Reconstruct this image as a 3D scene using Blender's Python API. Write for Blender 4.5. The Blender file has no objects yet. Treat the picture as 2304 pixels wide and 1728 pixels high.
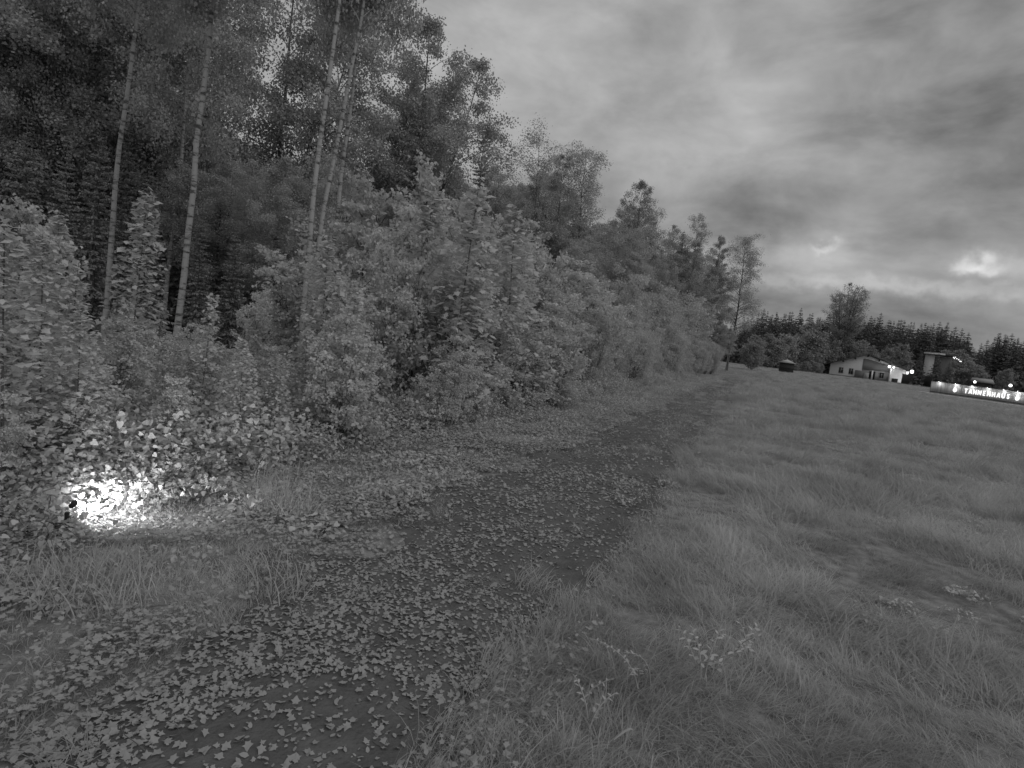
import bpy, math, random
import numpy as np
from mathutils import Matrix, Vector

scn = bpy.context.scene
COL = scn.collection
R = math.radians

# ------------------------------------------------------------------ camera
CAM_H = 2.0
PITCH, ROLL, F = R(4.55), R(6.5), 610.0
fwd = Vector((0, math.cos(PITCH), -math.sin(PITCH)))
rgt0 = Vector((1, 0, 0)); up0 = rgt0.cross(fwd)
rgt = rgt0 * math.cos(ROLL) + up0 * math.sin(ROLL)
upv = up0 * math.cos(ROLL) - rgt0 * math.sin(ROLL)
cam_d = bpy.data.cameras.new('camera')
cam_d.sensor_width = 36.0
cam_d.lens = 36.0 * F / 1024.0
cam_d.clip_start = 0.05
cam_d.clip_end = 3000
cam = bpy.data.objects.new('camera', cam_d)
COL.objects.link(cam)
m = Matrix((rgt, upv, -fwd)).transposed().to_4x4()
m.translation = (0, 0, CAM_H)
cam.matrix_world = m
scn.camera = cam

# ------------------------------------------------------------------ light
SUN_EL, SUN_AZ = R(42), R(128)        # azimuth measured clockwise from +Y (the viewing direction)
world = bpy.data.worlds.new('World'); scn.world = world
world.use_nodes = True
nt = world.node_tree; nt.nodes.clear()
def N(nt, t, **kw):
    n = nt.nodes.new(t)
    for k, v in kw.items():
        setattr(n, k, v)
    return n
def MATH(nt, op, a, b=None, c=None, clamp=False):
    n = nt.nodes.new('ShaderNodeMath'); n.operation = op; n.use_clamp = clamp
    for i, v in enumerate((a, b, c)):
        if v is None: continue
        if isinstance(v, (int, float)): n.inputs[i].default_value = v
        else: nt.links.new(v, n.inputs[i])
    return n.outputs[0]
sky = N(nt, 'ShaderNodeTexSky', sky_type='NISHITA', sun_disc=False)
sky.sun_elevation = SUN_EL; sky.sun_rotation = SUN_AZ
bw = N(nt, 'ShaderNodeRGBToBW'); nt.links.new(sky.outputs[0], bw.inputs[0])
tc = N(nt, 'ShaderNodeTexCoord')
sep = N(nt, 'ShaderNodeSeparateXYZ'); nt.links.new(tc.outputs['Generated'], sep.inputs[0])
# cloud deck: the view direction is projected on a flat layer, so clouds flatten towards the horizon
zc = MATH(nt, 'MAXIMUM', sep.outputs[2], 0.0)
den = MATH(nt, 'ADD', zc, 0.19)
cx = MATH(nt, 'DIVIDE', sep.outputs[0], den); cy = MATH(nt, 'DIVIDE', sep.outputs[1], den)
cmb = N(nt, 'ShaderNodeCombineXYZ'); nt.links.new(cx, cmb.inputs[0]); nt.links.new(cy, cmb.inputs[1])
mp = N(nt, 'ShaderNodeMapping'); nt.links.new(cmb.outputs[0], mp.inputs[0])
mp.inputs['Location'].default_value = (3.1, 1.7, 0); mp.inputs['Rotation'].default_value = (0, 0, R(25))
mp.inputs['Scale'].default_value = (0.8, 1.25, 1)
n1 = N(nt, 'ShaderNodeTexNoise'); nt.links.new(mp.outputs[0], n1.inputs['Vector'])
n1.inputs['Scale'].default_value = 0.85; n1.inputs['Detail'].default_value = 7; n1.inputs['Roughness'].default_value = 0.48
n1.inputs['Distortion'].default_value = 0.25
n2 = N(nt, 'ShaderNodeTexNoise'); nt.links.new(mp.outputs[0], n2.inputs['Vector'])
n2.inputs['Scale'].default_value = 2.3; n2.inputs['Detail'].default_value = 6; n2.inputs['Roughness'].default_value = 0.5
n4 = N(nt, 'ShaderNodeTexNoise'); nt.links.new(mp.outputs[0], n4.inputs['Vector'])
n4.inputs['Scale'].default_value = 5.5; n4.inputs['Detail'].default_value = 5; n4.inputs['Roughness'].default_value = 0.5; n4.inputs['Distortion'].default_value = 0.4
mp5 = N(nt, 'ShaderNodeMapping'); nt.links.new(tc.outputs['Generated'], mp5.inputs[0]); mp5.inputs['Scale'].default_value = (1, 1, 1.9); mp5.inputs['Rotation'].default_value = (.25, .15, 0)
n5 = N(nt, 'ShaderNodeTexNoise'); nt.links.new(mp5.outputs[0], n5.inputs['Vector'])
n5.inputs['Scale'].default_value = 6.5; n5.inputs['Detail'].default_value = 7; n5.inputs['Roughness'].default_value = 0.55; n5.inputs['Distortion'].default_value = 0.25
cl = MATH(nt, 'ADD', MATH(nt, 'ADD', MATH(nt, 'MULTIPLY', MATH(nt, 'SUBTRACT', n1.outputs[0], 0.5), 0.5),
          MATH(nt, 'ADD', MATH(nt, 'MULTIPLY', MATH(nt, 'SUBTRACT', n2.outputs[0], 0.5), 0.4), MATH(nt, 'MULTIPLY', MATH(nt, 'SUBTRACT', n5.outputs[0], 0.5), 1.45))), MATH(nt, 'MULTIPLY', MATH(nt, 'SUBTRACT', n4.outputs[0], 0.5), 0.2))
# low on the horizon the deck is thicker and darker
hz = MATH(nt, 'MULTIPLY', MATH(nt, 'POWER', 2.718, MATH(nt, 'MULTIPLY', zc, -9.0)), -0.42)
base = MATH(nt, 'ADD', MATH(nt, 'ADD', cl, 1.0), hz)
# thin places in the deck low over the meadow, where the light breaks through
def gap(px, py, w, h, amp):
    x = (px - 512) / F; y = -(py - 384) / F
    d = (fwd + rgt * x + upv * y).normalized()
    r = Vector((d.y, -d.x, 0)).normalized(); u = r.cross(d)
    vd = N(nt, 'ShaderNodeVectorMath', operation='DOT_PRODUCT'); nt.links.new(warp, vd.inputs[0]); vd.inputs[1].default_value = r
    vu = N(nt, 'ShaderNodeVectorMath', operation='DOT_PRODUCT'); nt.links.new(warp, vu.inputs[0]); vu.inputs[1].default_value = u
    vf = N(nt, 'ShaderNodeVectorMath', operation='DOT_PRODUCT'); nt.links.new(warp, vf.inputs[0]); vf.inputs[1].default_value = d
    a = MATH(nt, 'POWER', MATH(nt, 'DIVIDE', vd.outputs['Value'], w / F), 2.0)
    b = MATH(nt, 'POWER', MATH(nt, 'DIVIDE', vu.outputs['Value'], h / F), 2.0)
    e = MATH(nt, 'POWER', 2.718, MATH(nt, 'MULTIPLY', MATH(nt, 'ADD', a, b), -1.0))
    f = MATH(nt, 'GREATER_THAN', vf.outputs['Value'], 0.0)
    return MATH(nt, 'MULTIPLY', MATH(nt, 'MULTIPLY', e, f), amp)
wn = N(nt, 'ShaderNodeTexNoise'); nt.links.new(tc.outputs['Generated'], wn.inputs['Vector'])
wn.inputs['Scale'].default_value = 34; wn.inputs['Detail'].default_value = 5
wv = N(nt, 'ShaderNodeVectorMath', operation='SUBTRACT'); nt.links.new(wn.outputs['Color'], wv.inputs[0]); wv.inputs[1].default_value = (.5, .5, .5)
ws = N(nt, 'ShaderNodeVectorMath', operation='SCALE'); nt.links.new(wv.outputs[0], ws.inputs[0]); ws.inputs['Scale'].default_value = 0.05
wa = N(nt, 'ShaderNodeVectorMath', operation='ADD'); nt.links.new(tc.outputs['Generated'], wa.inputs[0]); nt.links.new(ws.outputs[0], wa.inputs[1])
warp = wa.outputs[0]
tot = base
for g in ((975, 266, 13, 6, 1.0), (822, 246, 12, 4, .55), (885, 286, 130, 6, .42), (735, 135, 110, 26, .33),
          (790, 258, 90, 14, .30), (1012, 264, 34, 9, .3), (478, 70, 60, 60, .20), (930, 318, 160, 22, -.22),
          (700, 210, 120, 22, -.12), (960, 120, 110, 90, -.22), (1010, 40, 90, 80, -.14)):
    tot = MATH(nt, 'ADD', tot, gap(*g))
tot = MATH(nt, 'MAXIMUM', tot, 0.25)
lum = MATH(nt, 'MULTIPLY', tot, 3.5)
lum2 = MATH(nt, 'ADD', lum, MATH(nt, 'MULTIPLY', bw.outputs[0], 0.04))
gnd = MATH(nt, 'GREATER_THAN', sep.outputs[2], -0.02)
lum3 = MATH(nt, 'MULTIPLY', lum2, MATH(nt, 'MULTIPLY_ADD', gnd, 0.75, 0.25))
bg = N(nt, 'ShaderNodeBackground'); nt.links.new(lum3, bg.inputs['Color']); bg.inputs['Strength'].default_value = 0.1
wo = N(nt, 'ShaderNodeOutputWorld'); nt.links.new(bg.outputs[0], wo.inputs['Surface'])

sd = bpy.data.lights.new('sun', 'SUN'); sd.energy = 0.7; sd.angle = R(50); sd.color = (1, 1, 1)
sun = bpy.data.objects.new('sun', sd); COL.objects.link(sun)
sdir = Vector((math.sin(SUN_AZ) * math.cos(SUN_EL), math.cos(SUN_AZ) * math.cos(SUN_EL), math.sin(SUN_EL)))
sun.rotation_euler = sdir.to_track_quat('Z', 'Y').to_euler()
sun.location = sdir * 50

vs = scn.view_settings
vs.view_transform = 'Standard'; vs.look = 'None'; vs.exposure = 0.0; vs.gamma = 1.0; vs.use_curve_mapping = False
scn.render.engine = 'CYCLES'
cy_ = scn.cycles
cy_.use_denoising = True; cy_.max_bounces = 7; cy_.diffuse_bounces = 5; cy_.glossy_bounces = 2
cy_.transmission_bounces = 5; cy_.transparent_max_bounces = 4
cy_.sample_clamp_indirect = 4.0

# ------------------------------------------------------------------ helpers: picking places
def smooth(a, b, x):
    t = np.clip((np.asarray(x, float) - a) / (b - a), 0, 1)
    return t * t * (3 - 2 * t)
rngN = np.random.default_rng(11)
_grid = rngN.random((64, 64))
def vnoise(x, y):
    x = np.asarray(x, float); y = np.asarray(y, float)
    xi = np.floor(x).astype(int); yi = np.floor(y).astype(int)
    fx = x - xi; fy = y - yi
    fx = fx * fx * (3 - 2 * fx); fy = fy * fy * (3 - 2 * fy)
    a = _grid[xi % 64, yi % 64]; b = _grid[(xi + 1) % 64, yi % 64]
    c = _grid[xi % 64, (yi + 1) % 64]; d = _grid[(xi + 1) % 64, (yi + 1) % 64]
    return (a * (1 - fx) + b * fx) * (1 - fy) + (c * (1 - fx) + d * fx) * fy
def fbm(x, y, o=3):
    s = 0; a = 0.5; t = 0
    for i in range(o):
        s = s + a * vnoise(x * 2 ** i + 7.3 * i, y * 2 ** i + 3.1 * i); t += a; a *= 0.5
    return s / t
def ray(px, py):
    return (fwd + rgt * ((px - 512) / F) + upv * (-(py - 384) / F))
_v = ray(759, 363.5)
AZ = math.atan2(_v.x, _v.y)
PD = np.array([math.sin(AZ), math.cos(AZ)]); PN = np.array([-math.cos(AZ), math.sin(AZ)])
def sl(x, y):
    return x * PD[0] + y * PD[1], x * PN[0] + y * PN[1]
def XY(s, l):
    return s * PD[0] + l * PN[0], s * PD[1] + l * PN[1]
def gz(x, y):
    x = np.asarray(x, float); y = np.asarray(y, float)
    r = np.hypot(x, y)
    s, l = sl(x, y)
    z = 1.15 * smooth(75, 165, y)
    z = z + (fbm(x * .7, y * .7) - .5) * .14 * smooth(1.5, 6, r) * (1 - smooth(40, 90, r))
    z = z + (fbm(x * .12 + 9, y * .12, 2) - .5) * .5 * smooth(5, 20, r) * (1 - smooth(60, 110, r)) * smooth(-1.5, -7, l)
    # wheel ruts of the track
    z = z - .05 * (np.exp(-((l - 1.42) / .28) ** 2) + np.exp(-((l - 2.65) / .28) ** 2)) * (1 - smooth(50, 80, s))
    z = z + .25 * smooth(5.0, 9.0, l) * (1 - smooth(70, 120, r))
    return z
def ground(px, py):
    d = ray(px, py); t = 1.0
    o = Vector((0, 0, CAM_H))
    while t < 600:
        p = o + d * t
        if p.z <= float(gz(p.x, p.y)): break
        t *= 1.004
    return p
def at(px, D):
    """ground point at forward distance D whose foot stands under pixel column px on the horizon"""
    py = 384 - F * math.tan(PITCH) / math.cos(ROLL) + (px - 512) * math.tan(ROLL)
    d = ray(px, py)
    x, y = d.x / d.y * D, D
    return x, y, float(gz(x, y))
def project(p):
    v = Vector(p) - Vector((0, 0, CAM_H))
    z = v.dot(fwd)
    return 512 + F * v.dot(rgt) / z, 384 - F * v.dot(upv) / z

# ------------------------------------------------------------------ helpers: materials
def mat(name, col, rough=0.85, var=0.0, scale=4.0, spec=0.2, bump=0.0, stretch=None, coord='Object', detail=4, bscale=None):
    m = bpy.data.materials.new(name); m.use_nodes = True
    nt = m.node_tree; b = nt.nodes['Principled BSDF']
    b.inputs['Roughness'].default_value = rough
    b.inputs['Specular IOR Level'].default_value = spec
    if var or bump:
        tc = N(nt, 'ShaderNodeTexCoord'); mp = N(nt, 'ShaderNodeMapping')
        nt.links.new(tc.outputs[coord], mp.inputs[0])
        if stretch: mp.inputs['Scale'].default_value = stretch
        no = N(nt, 'ShaderNodeTexNoise'); nt.links.new(mp.outputs[0], no.inputs['Vector'])
        no.inputs['Scale'].default_value = scale; no.inputs['Detail'].default_value = detail
        v = MATH(nt, 'MULTIPLY_ADD', MATH(nt, 'SUBTRACT', no.outputs[0], 0.5), var * 4 * col, col)
        v = MATH(nt, 'MAXIMUM', v, 0.01)
        nt.links.new(v, b.inputs['Base Color'])
        if bump:
            bp = N(nt, 'ShaderNodeBump'); bp.inputs['Strength'].default_value = bump; bp.inputs['Distance'].default_value = .02
            n3 = no
            if bscale:
                n3 = N(nt, 'ShaderNodeTexNoise'); nt.links.new(mp.outputs[0], n3.inputs['Vector']); n3.inputs['Scale'].default_value = bscale
                n3.inputs['Detail'].default_value = 5
            nt.links.new(n3.outputs[0], bp.inputs['Height']); nt.links.new(bp.outputs[0], b.inputs['Normal'])
    else:
        b.inputs['Base Color'].default_value = (col, col, col, 1)
    return m
def leafmat(name, col, trans=0.35, var=0.25, scale=1.2, gloss=0.0, island=0.35):
    """near-infrared foliage: matt, strongly reflecting, lets light through"""
    m = bpy.data.materials.new(name); m.use_nodes = True
    nt = m.node_tree; nt.nodes.clear()
    tc = N(nt, 'ShaderNodeNewGeometry')
    no = N(nt, 'ShaderNodeTexNoise'); nt.links.new(tc.outputs['Position'], no.inputs['Vector'])
    no.inputs['Scale'].default_value = scale; no.inputs['Detail'].default_value = 3
    v = MATH(nt, 'MULTIPLY_ADD', MATH(nt, 'SUBTRACT', no.outputs[0], 0.5), var * 3 * col, col)
    r = MATH(nt, 'MULTIPLY_ADD', MATH(nt, 'SUBTRACT', tc.outputs['Random Per Island'], 0.5), island * col, v)
    v = MATH(nt, 'MAXIMUM', r, 0.02)
    d = N(nt, 'ShaderNodeBsdfDiffuse'); t = N(nt, 'ShaderNodeBsdfTranslucent')
    nt.links.new(v, d.inputs['Color']); nt.links.new(v, t.inputs['Color'])
    mx = N(nt, 'ShaderNodeMixShader'); mx.inputs[0].default_value = trans
    nt.links.new(d.outputs[0], mx.inputs[1]); nt.links.new(t.outputs[0], mx.inputs[2])
    o = N(nt, 'ShaderNodeOutputMaterial')
    last = mx
    if gloss:
        g = N(nt, 'ShaderNodeBsdfGlossy'); g.inputs['Roughness'].default_value = .45
        g.inputs['Color'].default_value = (.8, .8, .8, 1)
        m2 = N(nt, 'ShaderNodeMixShader'); m2.inputs[0].default_value = gloss
        nt.links.new(mx.outputs[0], m2.inputs[1]); nt.links.new(g.outputs[0], m2.inputs[2]); last = m2
    nt.links.new(last.outputs[0], o.inputs['Surface'])
    return m
def emis(name, s, col=1.0):
    m = bpy.data.materials.new(name); m.use_nodes = True
    b = m.node_tree.nodes['Principled BSDF']
    b.inputs['Base Color'].default_value = (.8, .8, .8, 1)
    b.inputs['Emission Color'].default_value = (col, col, col, 1); b.inputs['Emission Strength'].default_value = s
    return m
M = {
 'birch_leaf': leafmat('birch_leaf', .52, .38, .22, .35),
 'dark_leaf': leafmat('dark_leaf', .45, .32, .2, .4),
 'maple_leaf': leafmat('maple_leaf', .60, .42, .3, .8, .02, .25),
 'shrub_leaf': leafmat('shrub_leaf', .56, .42, .22, .8, 0, .25),
 'needle': leafmat('needle', .32, .12, .25, .4),
 'far_needle': leafmat('far_needle', .15, .1, .2, .1),
 'far_leaf': leafmat('far_leaf', .36, .3, .2, .15),
 'grass': leafmat('grass', .47, .36, .5, .55, .02, .3),
 'verge_grass': leafmat('verge_grass', .50, .32, .22, .9, .02, .3),
 'fallen': leafmat('fallen_leaf', .36, .25, .12, 3, .02, .7),
 'weed': leafmat('weed', .50, .34, .2, .8, .03),
 'lit_leaf': leafmat('lit_leaf', .46, .3, .12, 3, .05),
}
def birch_bark():
    m = bpy.data.materials.new('birch_bark'); m.use_nodes = True
    nt = m.node_tree; b = nt.nodes['Principled BSDF']; b.inputs['Roughness'].default_value = .8
    tc = N(nt, 'ShaderNodeTexCoord'); mp = N(nt, 'ShaderNodeMapping'); nt.links.new(tc.outputs['Object'], mp.inputs[0])
    mp.inputs['Scale'].default_value = (1.2, 1.2, 7)
    no = N(nt, 'ShaderNodeTexNoise'); nt.links.new(mp.outputs[0], no.inputs['Vector']); no.inputs['Scale'].default_value = 1.3; no.inputs['Detail'].default_value = 6
    no.inputs['Roughness'].default_value = .7
    rp = N(nt, 'ShaderNodeValToRGB'); nt.links.new(no.outputs[0], rp.inputs[0])
    rp.color_ramp.elements[0].position = .40; rp.color_ramp.elements[0].color = (.06, .06, .06, 1)
    rp.color_ramp.elements[1].position = .50; rp.color_ramp.elements[1].color = (.35, .35, .35, 1)
    nt.links.new(rp.outputs[0], b.inputs['Base Color'])
    return m
M['birch_bark'] = birch_bark()
M['bark'] = mat('bark', .13, .95, .25, 6, .1, .6, (1, 1, .3))
M['far_bark'] = mat('far_bark', .10, .95, .2, 3, .1)
M['twig'] = mat('twig', .14, .9)
M['green_stem'] = mat('green_stem', .36, .8)

# ------------------------------------------------------------------ helpers: meshes
def mesh_np(name, V, Fc, material, smooth_=False):
    """V (n,3); Fc: array (k,3|4) or a list of such arrays"""
    me = bpy.data.meshes.new(name)
    V = np.ascontiguousarray(V, dtype=np.float32)
    fl = Fc if isinstance(Fc, list) else [Fc]
    fl = [np.asarray(f, dtype=np.int32) for f in fl if len(f)]
    me.vertices.add(len(V)); me.vertices.foreach_set('co', V.ravel())
    loops = np.concatenate([f.ravel() for f in fl])
    sizes = np.concatenate([np.full(len(f), f.shape[1], dtype=np.int32) for f in fl])
    starts = np.concatenate([[0], np.cumsum(sizes)[:-1]]).astype(np.int32)
    me.loops.add(len(loops)); me.loops.foreach_set('vertex_index', loops)
    me.polygons.add(len(sizes)); me.polygons.foreach_set('loop_start', starts)
    me.polygons.foreach_set('loop_total', sizes)
    if smooth_: me.polygons.foreach_set('use_smooth', np.ones(len(sizes), dtype=bool))
    me.update(calc_edges=True)
    if material is not None: me.materials.append(material)
    return me
class Acc:
    def __init__(s): s.v = []; s.f3 = []; s.f4 = []; s.n = 0
    def add(s, V, f3=None, f4=None):
        V = np.asarray(V, float).reshape(-1, 3)
        if f3 is not None and len(f3): s.f3.append(np.asarray(f3) + s.n)
        if f4 is not None and len(f4): s.f4.append(np.asarray(f4) + s.n)
        s.v.append(V); s.n += len(V)
    def mesh(s, name, material, smooth_=False):
        fs = []
        if s.f3: fs.append(np.concatenate(s.f3))
        if s.f4: fs.append(np.concatenate(s.f4))
        return mesh_np(name, np.concatenate(s.v), fs, material, smooth_)
    def box(s, x0, x1, y0, y1, z0, z1, rot=0, org=(0, 0, 0)):
        V = np.array([[x, y, z] for z in (z0, z1) for y in (y0, y1) for x in (x0, x1)], float)
        c, n = math.cos(rot), math.sin(rot)
        V = np.c_[V[:, 0] * c - V[:, 1] * n, V[:, 0] * n + V[:, 1] * c, V[:, 2]] + np.array(org)
        s.add(V, f4=[[0, 2, 3, 1], [4, 5, 7, 6], [0, 1, 5, 4], [2, 6, 7, 3], [0, 4, 6, 2], [1, 3, 7, 5]])
    def tube(s, P, r, k=6, cap=False):
        P = np.asarray(P, float); r = np.broadcast_to(np.asarray(r, float), (len(P),))
        T = np.gradient(P, axis=0); T /= np.linalg.norm(T, axis=1, keepdims=True) + 1e-9
        ref = np.array([0.31, 0.95, 0.05]) if abs(T[0][2]) > .6 else np.array([0, 0, 1.0])
        U = np.cross(T, ref); U /= np.linalg.norm(U, axis=1, keepdims=True) + 1e-9
        W = np.cross(T, U)
        a = np.linspace(0, 2 * math.pi, k, endpoint=False)
        V = P[:, None, :] + r[:, None, None] * (np.cos(a)[None, :, None] * U[:, None, :] + np.sin(a)[None, :, None] * W[:, None, :])
        n = len(P); i = np.arange(n - 1)[:, None] * k; j = np.arange(k)[None, :]; jn = (j + 1) % k
        f = np.stack([i + j, i + jn, i + k + jn, i + k + j], -1).reshape(-1, 4)
        s.add(V.reshape(-1, 3), f4=f)
        if cap:
            c0 = P[-1] + T[-1] * r[-1] * .3
            base = (n - 1) * k
            s.add(np.vstack([V[-1], c0]), f3=[[q, (q + 1) % k, k] for q in range(k)])
            s.add(np.vstack([V[0], P[0]]), f3=[[(q + 1) % k, q, k] for q in range(k)])
    def leaves(s, tv, tf, pos, rot, scl):
        pos = np.asarray(pos); n = len(pos)
        if n == 0: return
        V = np.einsum('nij,kj->nki', rot, tv) * np.asarray(scl).reshape(-1, 1, 1) + pos[:, None, :]
        k = len(tv); F = (tf[None] + (np.arange(n) * k)[:, None, None]).reshape(-1, tf.shape[1])
        if tf.shape[1] == 3: s.add(V.reshape(-1, 3), f3=F)
        else: s.add(V.reshape(-1, 3), f4=F)
def rots(n, rng, tilt=0.5, droop=0.0):
    """random yaw, normals tilted from the vertical by about tilt radians; droop bends the tip down"""
    yaw = rng.uniform(0, 2 * math.pi, n); a = rng.normal(0, tilt, n) + droop; b = rng.normal(0, tilt, n)
    cz, sz = np.cos(yaw), np.sin(yaw); ca, sa = np.cos(a), np.sin(a); cb, sb = np.cos(b), np.sin(b)
    Rz = np.zeros((n, 3, 3)); Rz[:, 0, 0] = cz; Rz[:, 0, 1] = -sz; Rz[:, 1, 0] = sz; Rz[:, 1, 1] = cz; Rz[:, 2, 2] = 1
    Rx = np.zeros((n, 3, 3)); Rx[:, 0, 0] = 1; Rx[:, 1, 1] = ca; Rx[:, 1, 2] = sa; Rx[:, 2, 1] = -sa; Rx[:, 2, 2] = ca
    Ry = np.zeros((n, 3, 3)); Ry[:, 1, 1] = 1; Ry[:, 0, 0] = cb; Ry[:, 0, 2] = sb; Ry[:, 2, 0] = -sb; Ry[:, 2, 2] = cb
    return Rz @ Rx @ Ry
# leaf outlines, stalk at the origin, tip along +y, about unit size
def fan(pts, cz=0.0):
    c = np.mean(pts, axis=0); V = np.vstack([[c[0], c[1], cz], [(x, y, 0) for x, y in pts]])
    n = len(pts); return V, np.array([[0, 1 + i, 1 + (i + 1) % n] for i in range(n)])
MAPLE = fan([(0, .0), (.28, -.08), (.30, .18), (.56, .34), (.30, .48), (.24, .62), (0, 1.0), (-.24, .62), (-.30, .48), (-.56, .34), (-.30, .18), (-.28, -.08)], .06)
MAPLE7 = fan([(0, .0), (.30, .02), (.54, .36), (.22, .58), (0, 1.0), (-.22, .58), (-.54, .36), (-.30, .02)], .06)
OVAL = (np.array([(0, 0, 0), (.26, .3, .03), (.22, .68, .03), (0, 1, -.03), (-.22, .68, .03), (-.26, .3, .03)], float), np.array([[0, 1, 2], [0, 2, 3], [0, 3, 4], [0, 4, 5]]))
RHOMB = (np.array([(0, 0, 0), (.38, .42, .04), (0, 1, 0), (-.38, .42, .04)], float), np.array([[0, 1, 2, 3]]))
HEART = (np.array([(0, .05, 0), (.3, -.08, .03), (.46, .22, .04), (.26, .66, 0), (0, 1, -.06), (-.26, .66, 0), (-.46, .22, .04), (-.3, -.08, .03)], float),
         np.array([[0, 1, 2], [0, 2, 3], [0, 3, 4], [0, 4, 5], [0, 5, 6], [0, 6, 7]]))

def bend_line(p0, az, el0, el1, length, n, rng, wob=.06):
    P = [np.array(p0, float)]; a = az
    for i in range(n):
        t = (i + .5) / n; el = el0 + (el1 - el0) * t
        a += rng.normal(0, wob)
        P.append(P[-1] + length / n * np.array([math.cos(el) * math.cos(a), math.cos(el) * math.sin(a), math.sin(el)]))
    return np.array(P)
def interp(P, t):
    n = len(P) - 1; f = min(max(t, 0), .9999) * n; i = int(f); return P[i] + (P[i + 1] - P[i]) * (f - i)
# ------------------------------------------------------------------ helpers: objects
def tag(o, label=None, cat=None, group=None, kind=None):
    if label: o['label'] = label
    if cat: o['category'] = cat
    if group: o['group'] = group
    if kind: o['kind'] = kind
    return o
def obj(name, me, parent=None, loc=(0, 0, 0), rot=(0, 0, 0), scl=None):
    o = bpy.data.objects.new(name, me); COL.objects.link(o)
    o.location = loc; o.rotation_euler = rot
    if scl is not None: o.scale = (scl, scl, scl) if isinstance(scl, (int, float)) else scl
    if parent: o.parent = parent
    return o
def empty(name, loc, rz=0, scl=1.0):
    o = bpy.data.objects.new(name, None); COL.objects.link(o)
    o.empty_display_size = .3
    o.location = loc; o.rotation_euler = (0, 0, rz); o.scale = (scl, scl, scl) if isinstance(scl, (int, float)) else scl
    return o
def plant(name, parts, loc, rz=0, scl=1.0, tilt=(0, 0)):
    root = empty(name, loc, rz, scl)
    root.rotation_euler = (tilt[0], tilt[1], rz)
    for pn, me in parts: obj(pn, me, root)
    return root
ORD = ['', 'first', 'second', 'third', 'fourth', 'fifth', 'sixth', 'seventh', 'eighth', 'ninth', 'tenth', 'eleventh', 'twelfth', 'thirteenth', 'fourteenth', 'fifteenth', 'sixteenth', 'seventeenth', 'eighteenth', 'nineteenth']
TENS = {2: 'twenty', 3: 'thirty', 4: 'forty', 5: 'fifty', 6: 'sixty', 7: 'seventy', 8: 'eighty', 9: 'ninety'}
TENTH = {2: 'twentieth', 3: 'thirtieth', 4: 'fortieth', 5: 'fiftieth', 6: 'sixtieth', 7: 'seventieth', 8: 'eightieth', 9: 'ninetieth'}
def ordinal(n):
    if n < 20: return ORD[n]
    if n < 100: return TENTH[n // 10] if n % 10 == 0 else TENS[n // 10] + '-' + ORD[n % 10]
    return 'hundred-and-' + ordinal(n - 100)
def order_labels(objs, fmt, rest=None):
    """label things by their place counted from the left of the view; those outside the view share one label"""
    vis = []
    for o in objs:
        x, y = project(o.location + Vector((0, 0, 1.2)))
        if -15 <= x <= 1040 and o.location.y > 1: vis.append((x, o))
        elif rest: o['label'] = rest
    vis.sort(key=lambda t: t[0])
    for i, (x, o) in enumerate(vis): o['label'] = fmt % ordinal(i + 1)

# ------------------------------------------------------------------ ground, track
def ground_sheet():
    # polar-ish grid, finer close to the camera
    rr = np.concatenate([np.linspace(0, 12, 61)[:-1], 12 * (2400 / 12) ** np.linspace(0, 1, 110)])
    aa = np.linspace(0, 2 * math.pi, 241)[:-1]
    X = rr[:, None] * np.sin(aa)[None]; Y = rr[:, None] * np.cos(aa)[None]
    Z = gz(X, Y)
    V = np.stack([X, Y, Z], -1).reshape(-1, 3); n = len(aa)
    i = np.arange(len(rr) - 1)[:, None] * n; j = np.arange(n)[None]; jn = (j + 1) % n
    f = np.stack([i + j, i + n + j, i + n + jn, i + jn], -1).reshape(-1, 4)
    m = mat('meadow_soil', .24, .95, .5, 7, .05, 1.0, bscale=60, detail=8)
    return mesh_np('ground', V, f, m, True)
g = obj('ground', ground_sheet()); tag(g, kind='structure')
def track():
    S = np.concatenate([np.linspace(-6, 20, 131), np.linspace(20, 78, 85)[1:]])
    L = np.linspace(0, 1, 15)
    lo = 1.0 + (vnoise(S * 1.3, S * 0 + 5) - .5) * .35 - (vnoise(S * 4, S * 0 + 2) - .5) * .12
    hi = 3.3 + (fbm(S * 1.1, S * 0 + 9) - .5) * 1.6
    Lm = lo[:, None] + (hi - lo)[:, None] * L[None]
    X = S[:, None] * PD[0] + Lm * PN[0]; Y = S[:, None] * PD[1] + Lm * PN[1]
    Z = gz(X, Y) + .012 + .012 * vnoise(X * 6, Y * 6)
    Z[:, 0] -= .02; Z[:, -1] -= .022; Z[:, -2] -= .008
    n = len(L); i = np.arange(len(S) - 1)[:, None] * n; j = np.arange(n - 1)[None]
    f = np.stack([i + j, i + j + 1, i + n + j + 1, i + n + j], -1).reshape(-1, 4)
    m = mat('wet_soil', .11, .7, .3, 5, .25, .9, bscale=40, detail=8)
    return mesh_np('track', np.stack([X, Y, Z], -1).reshape(-1, 3), f, m, True)
path = obj('path', track()); tag(path, kind='structure')

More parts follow.
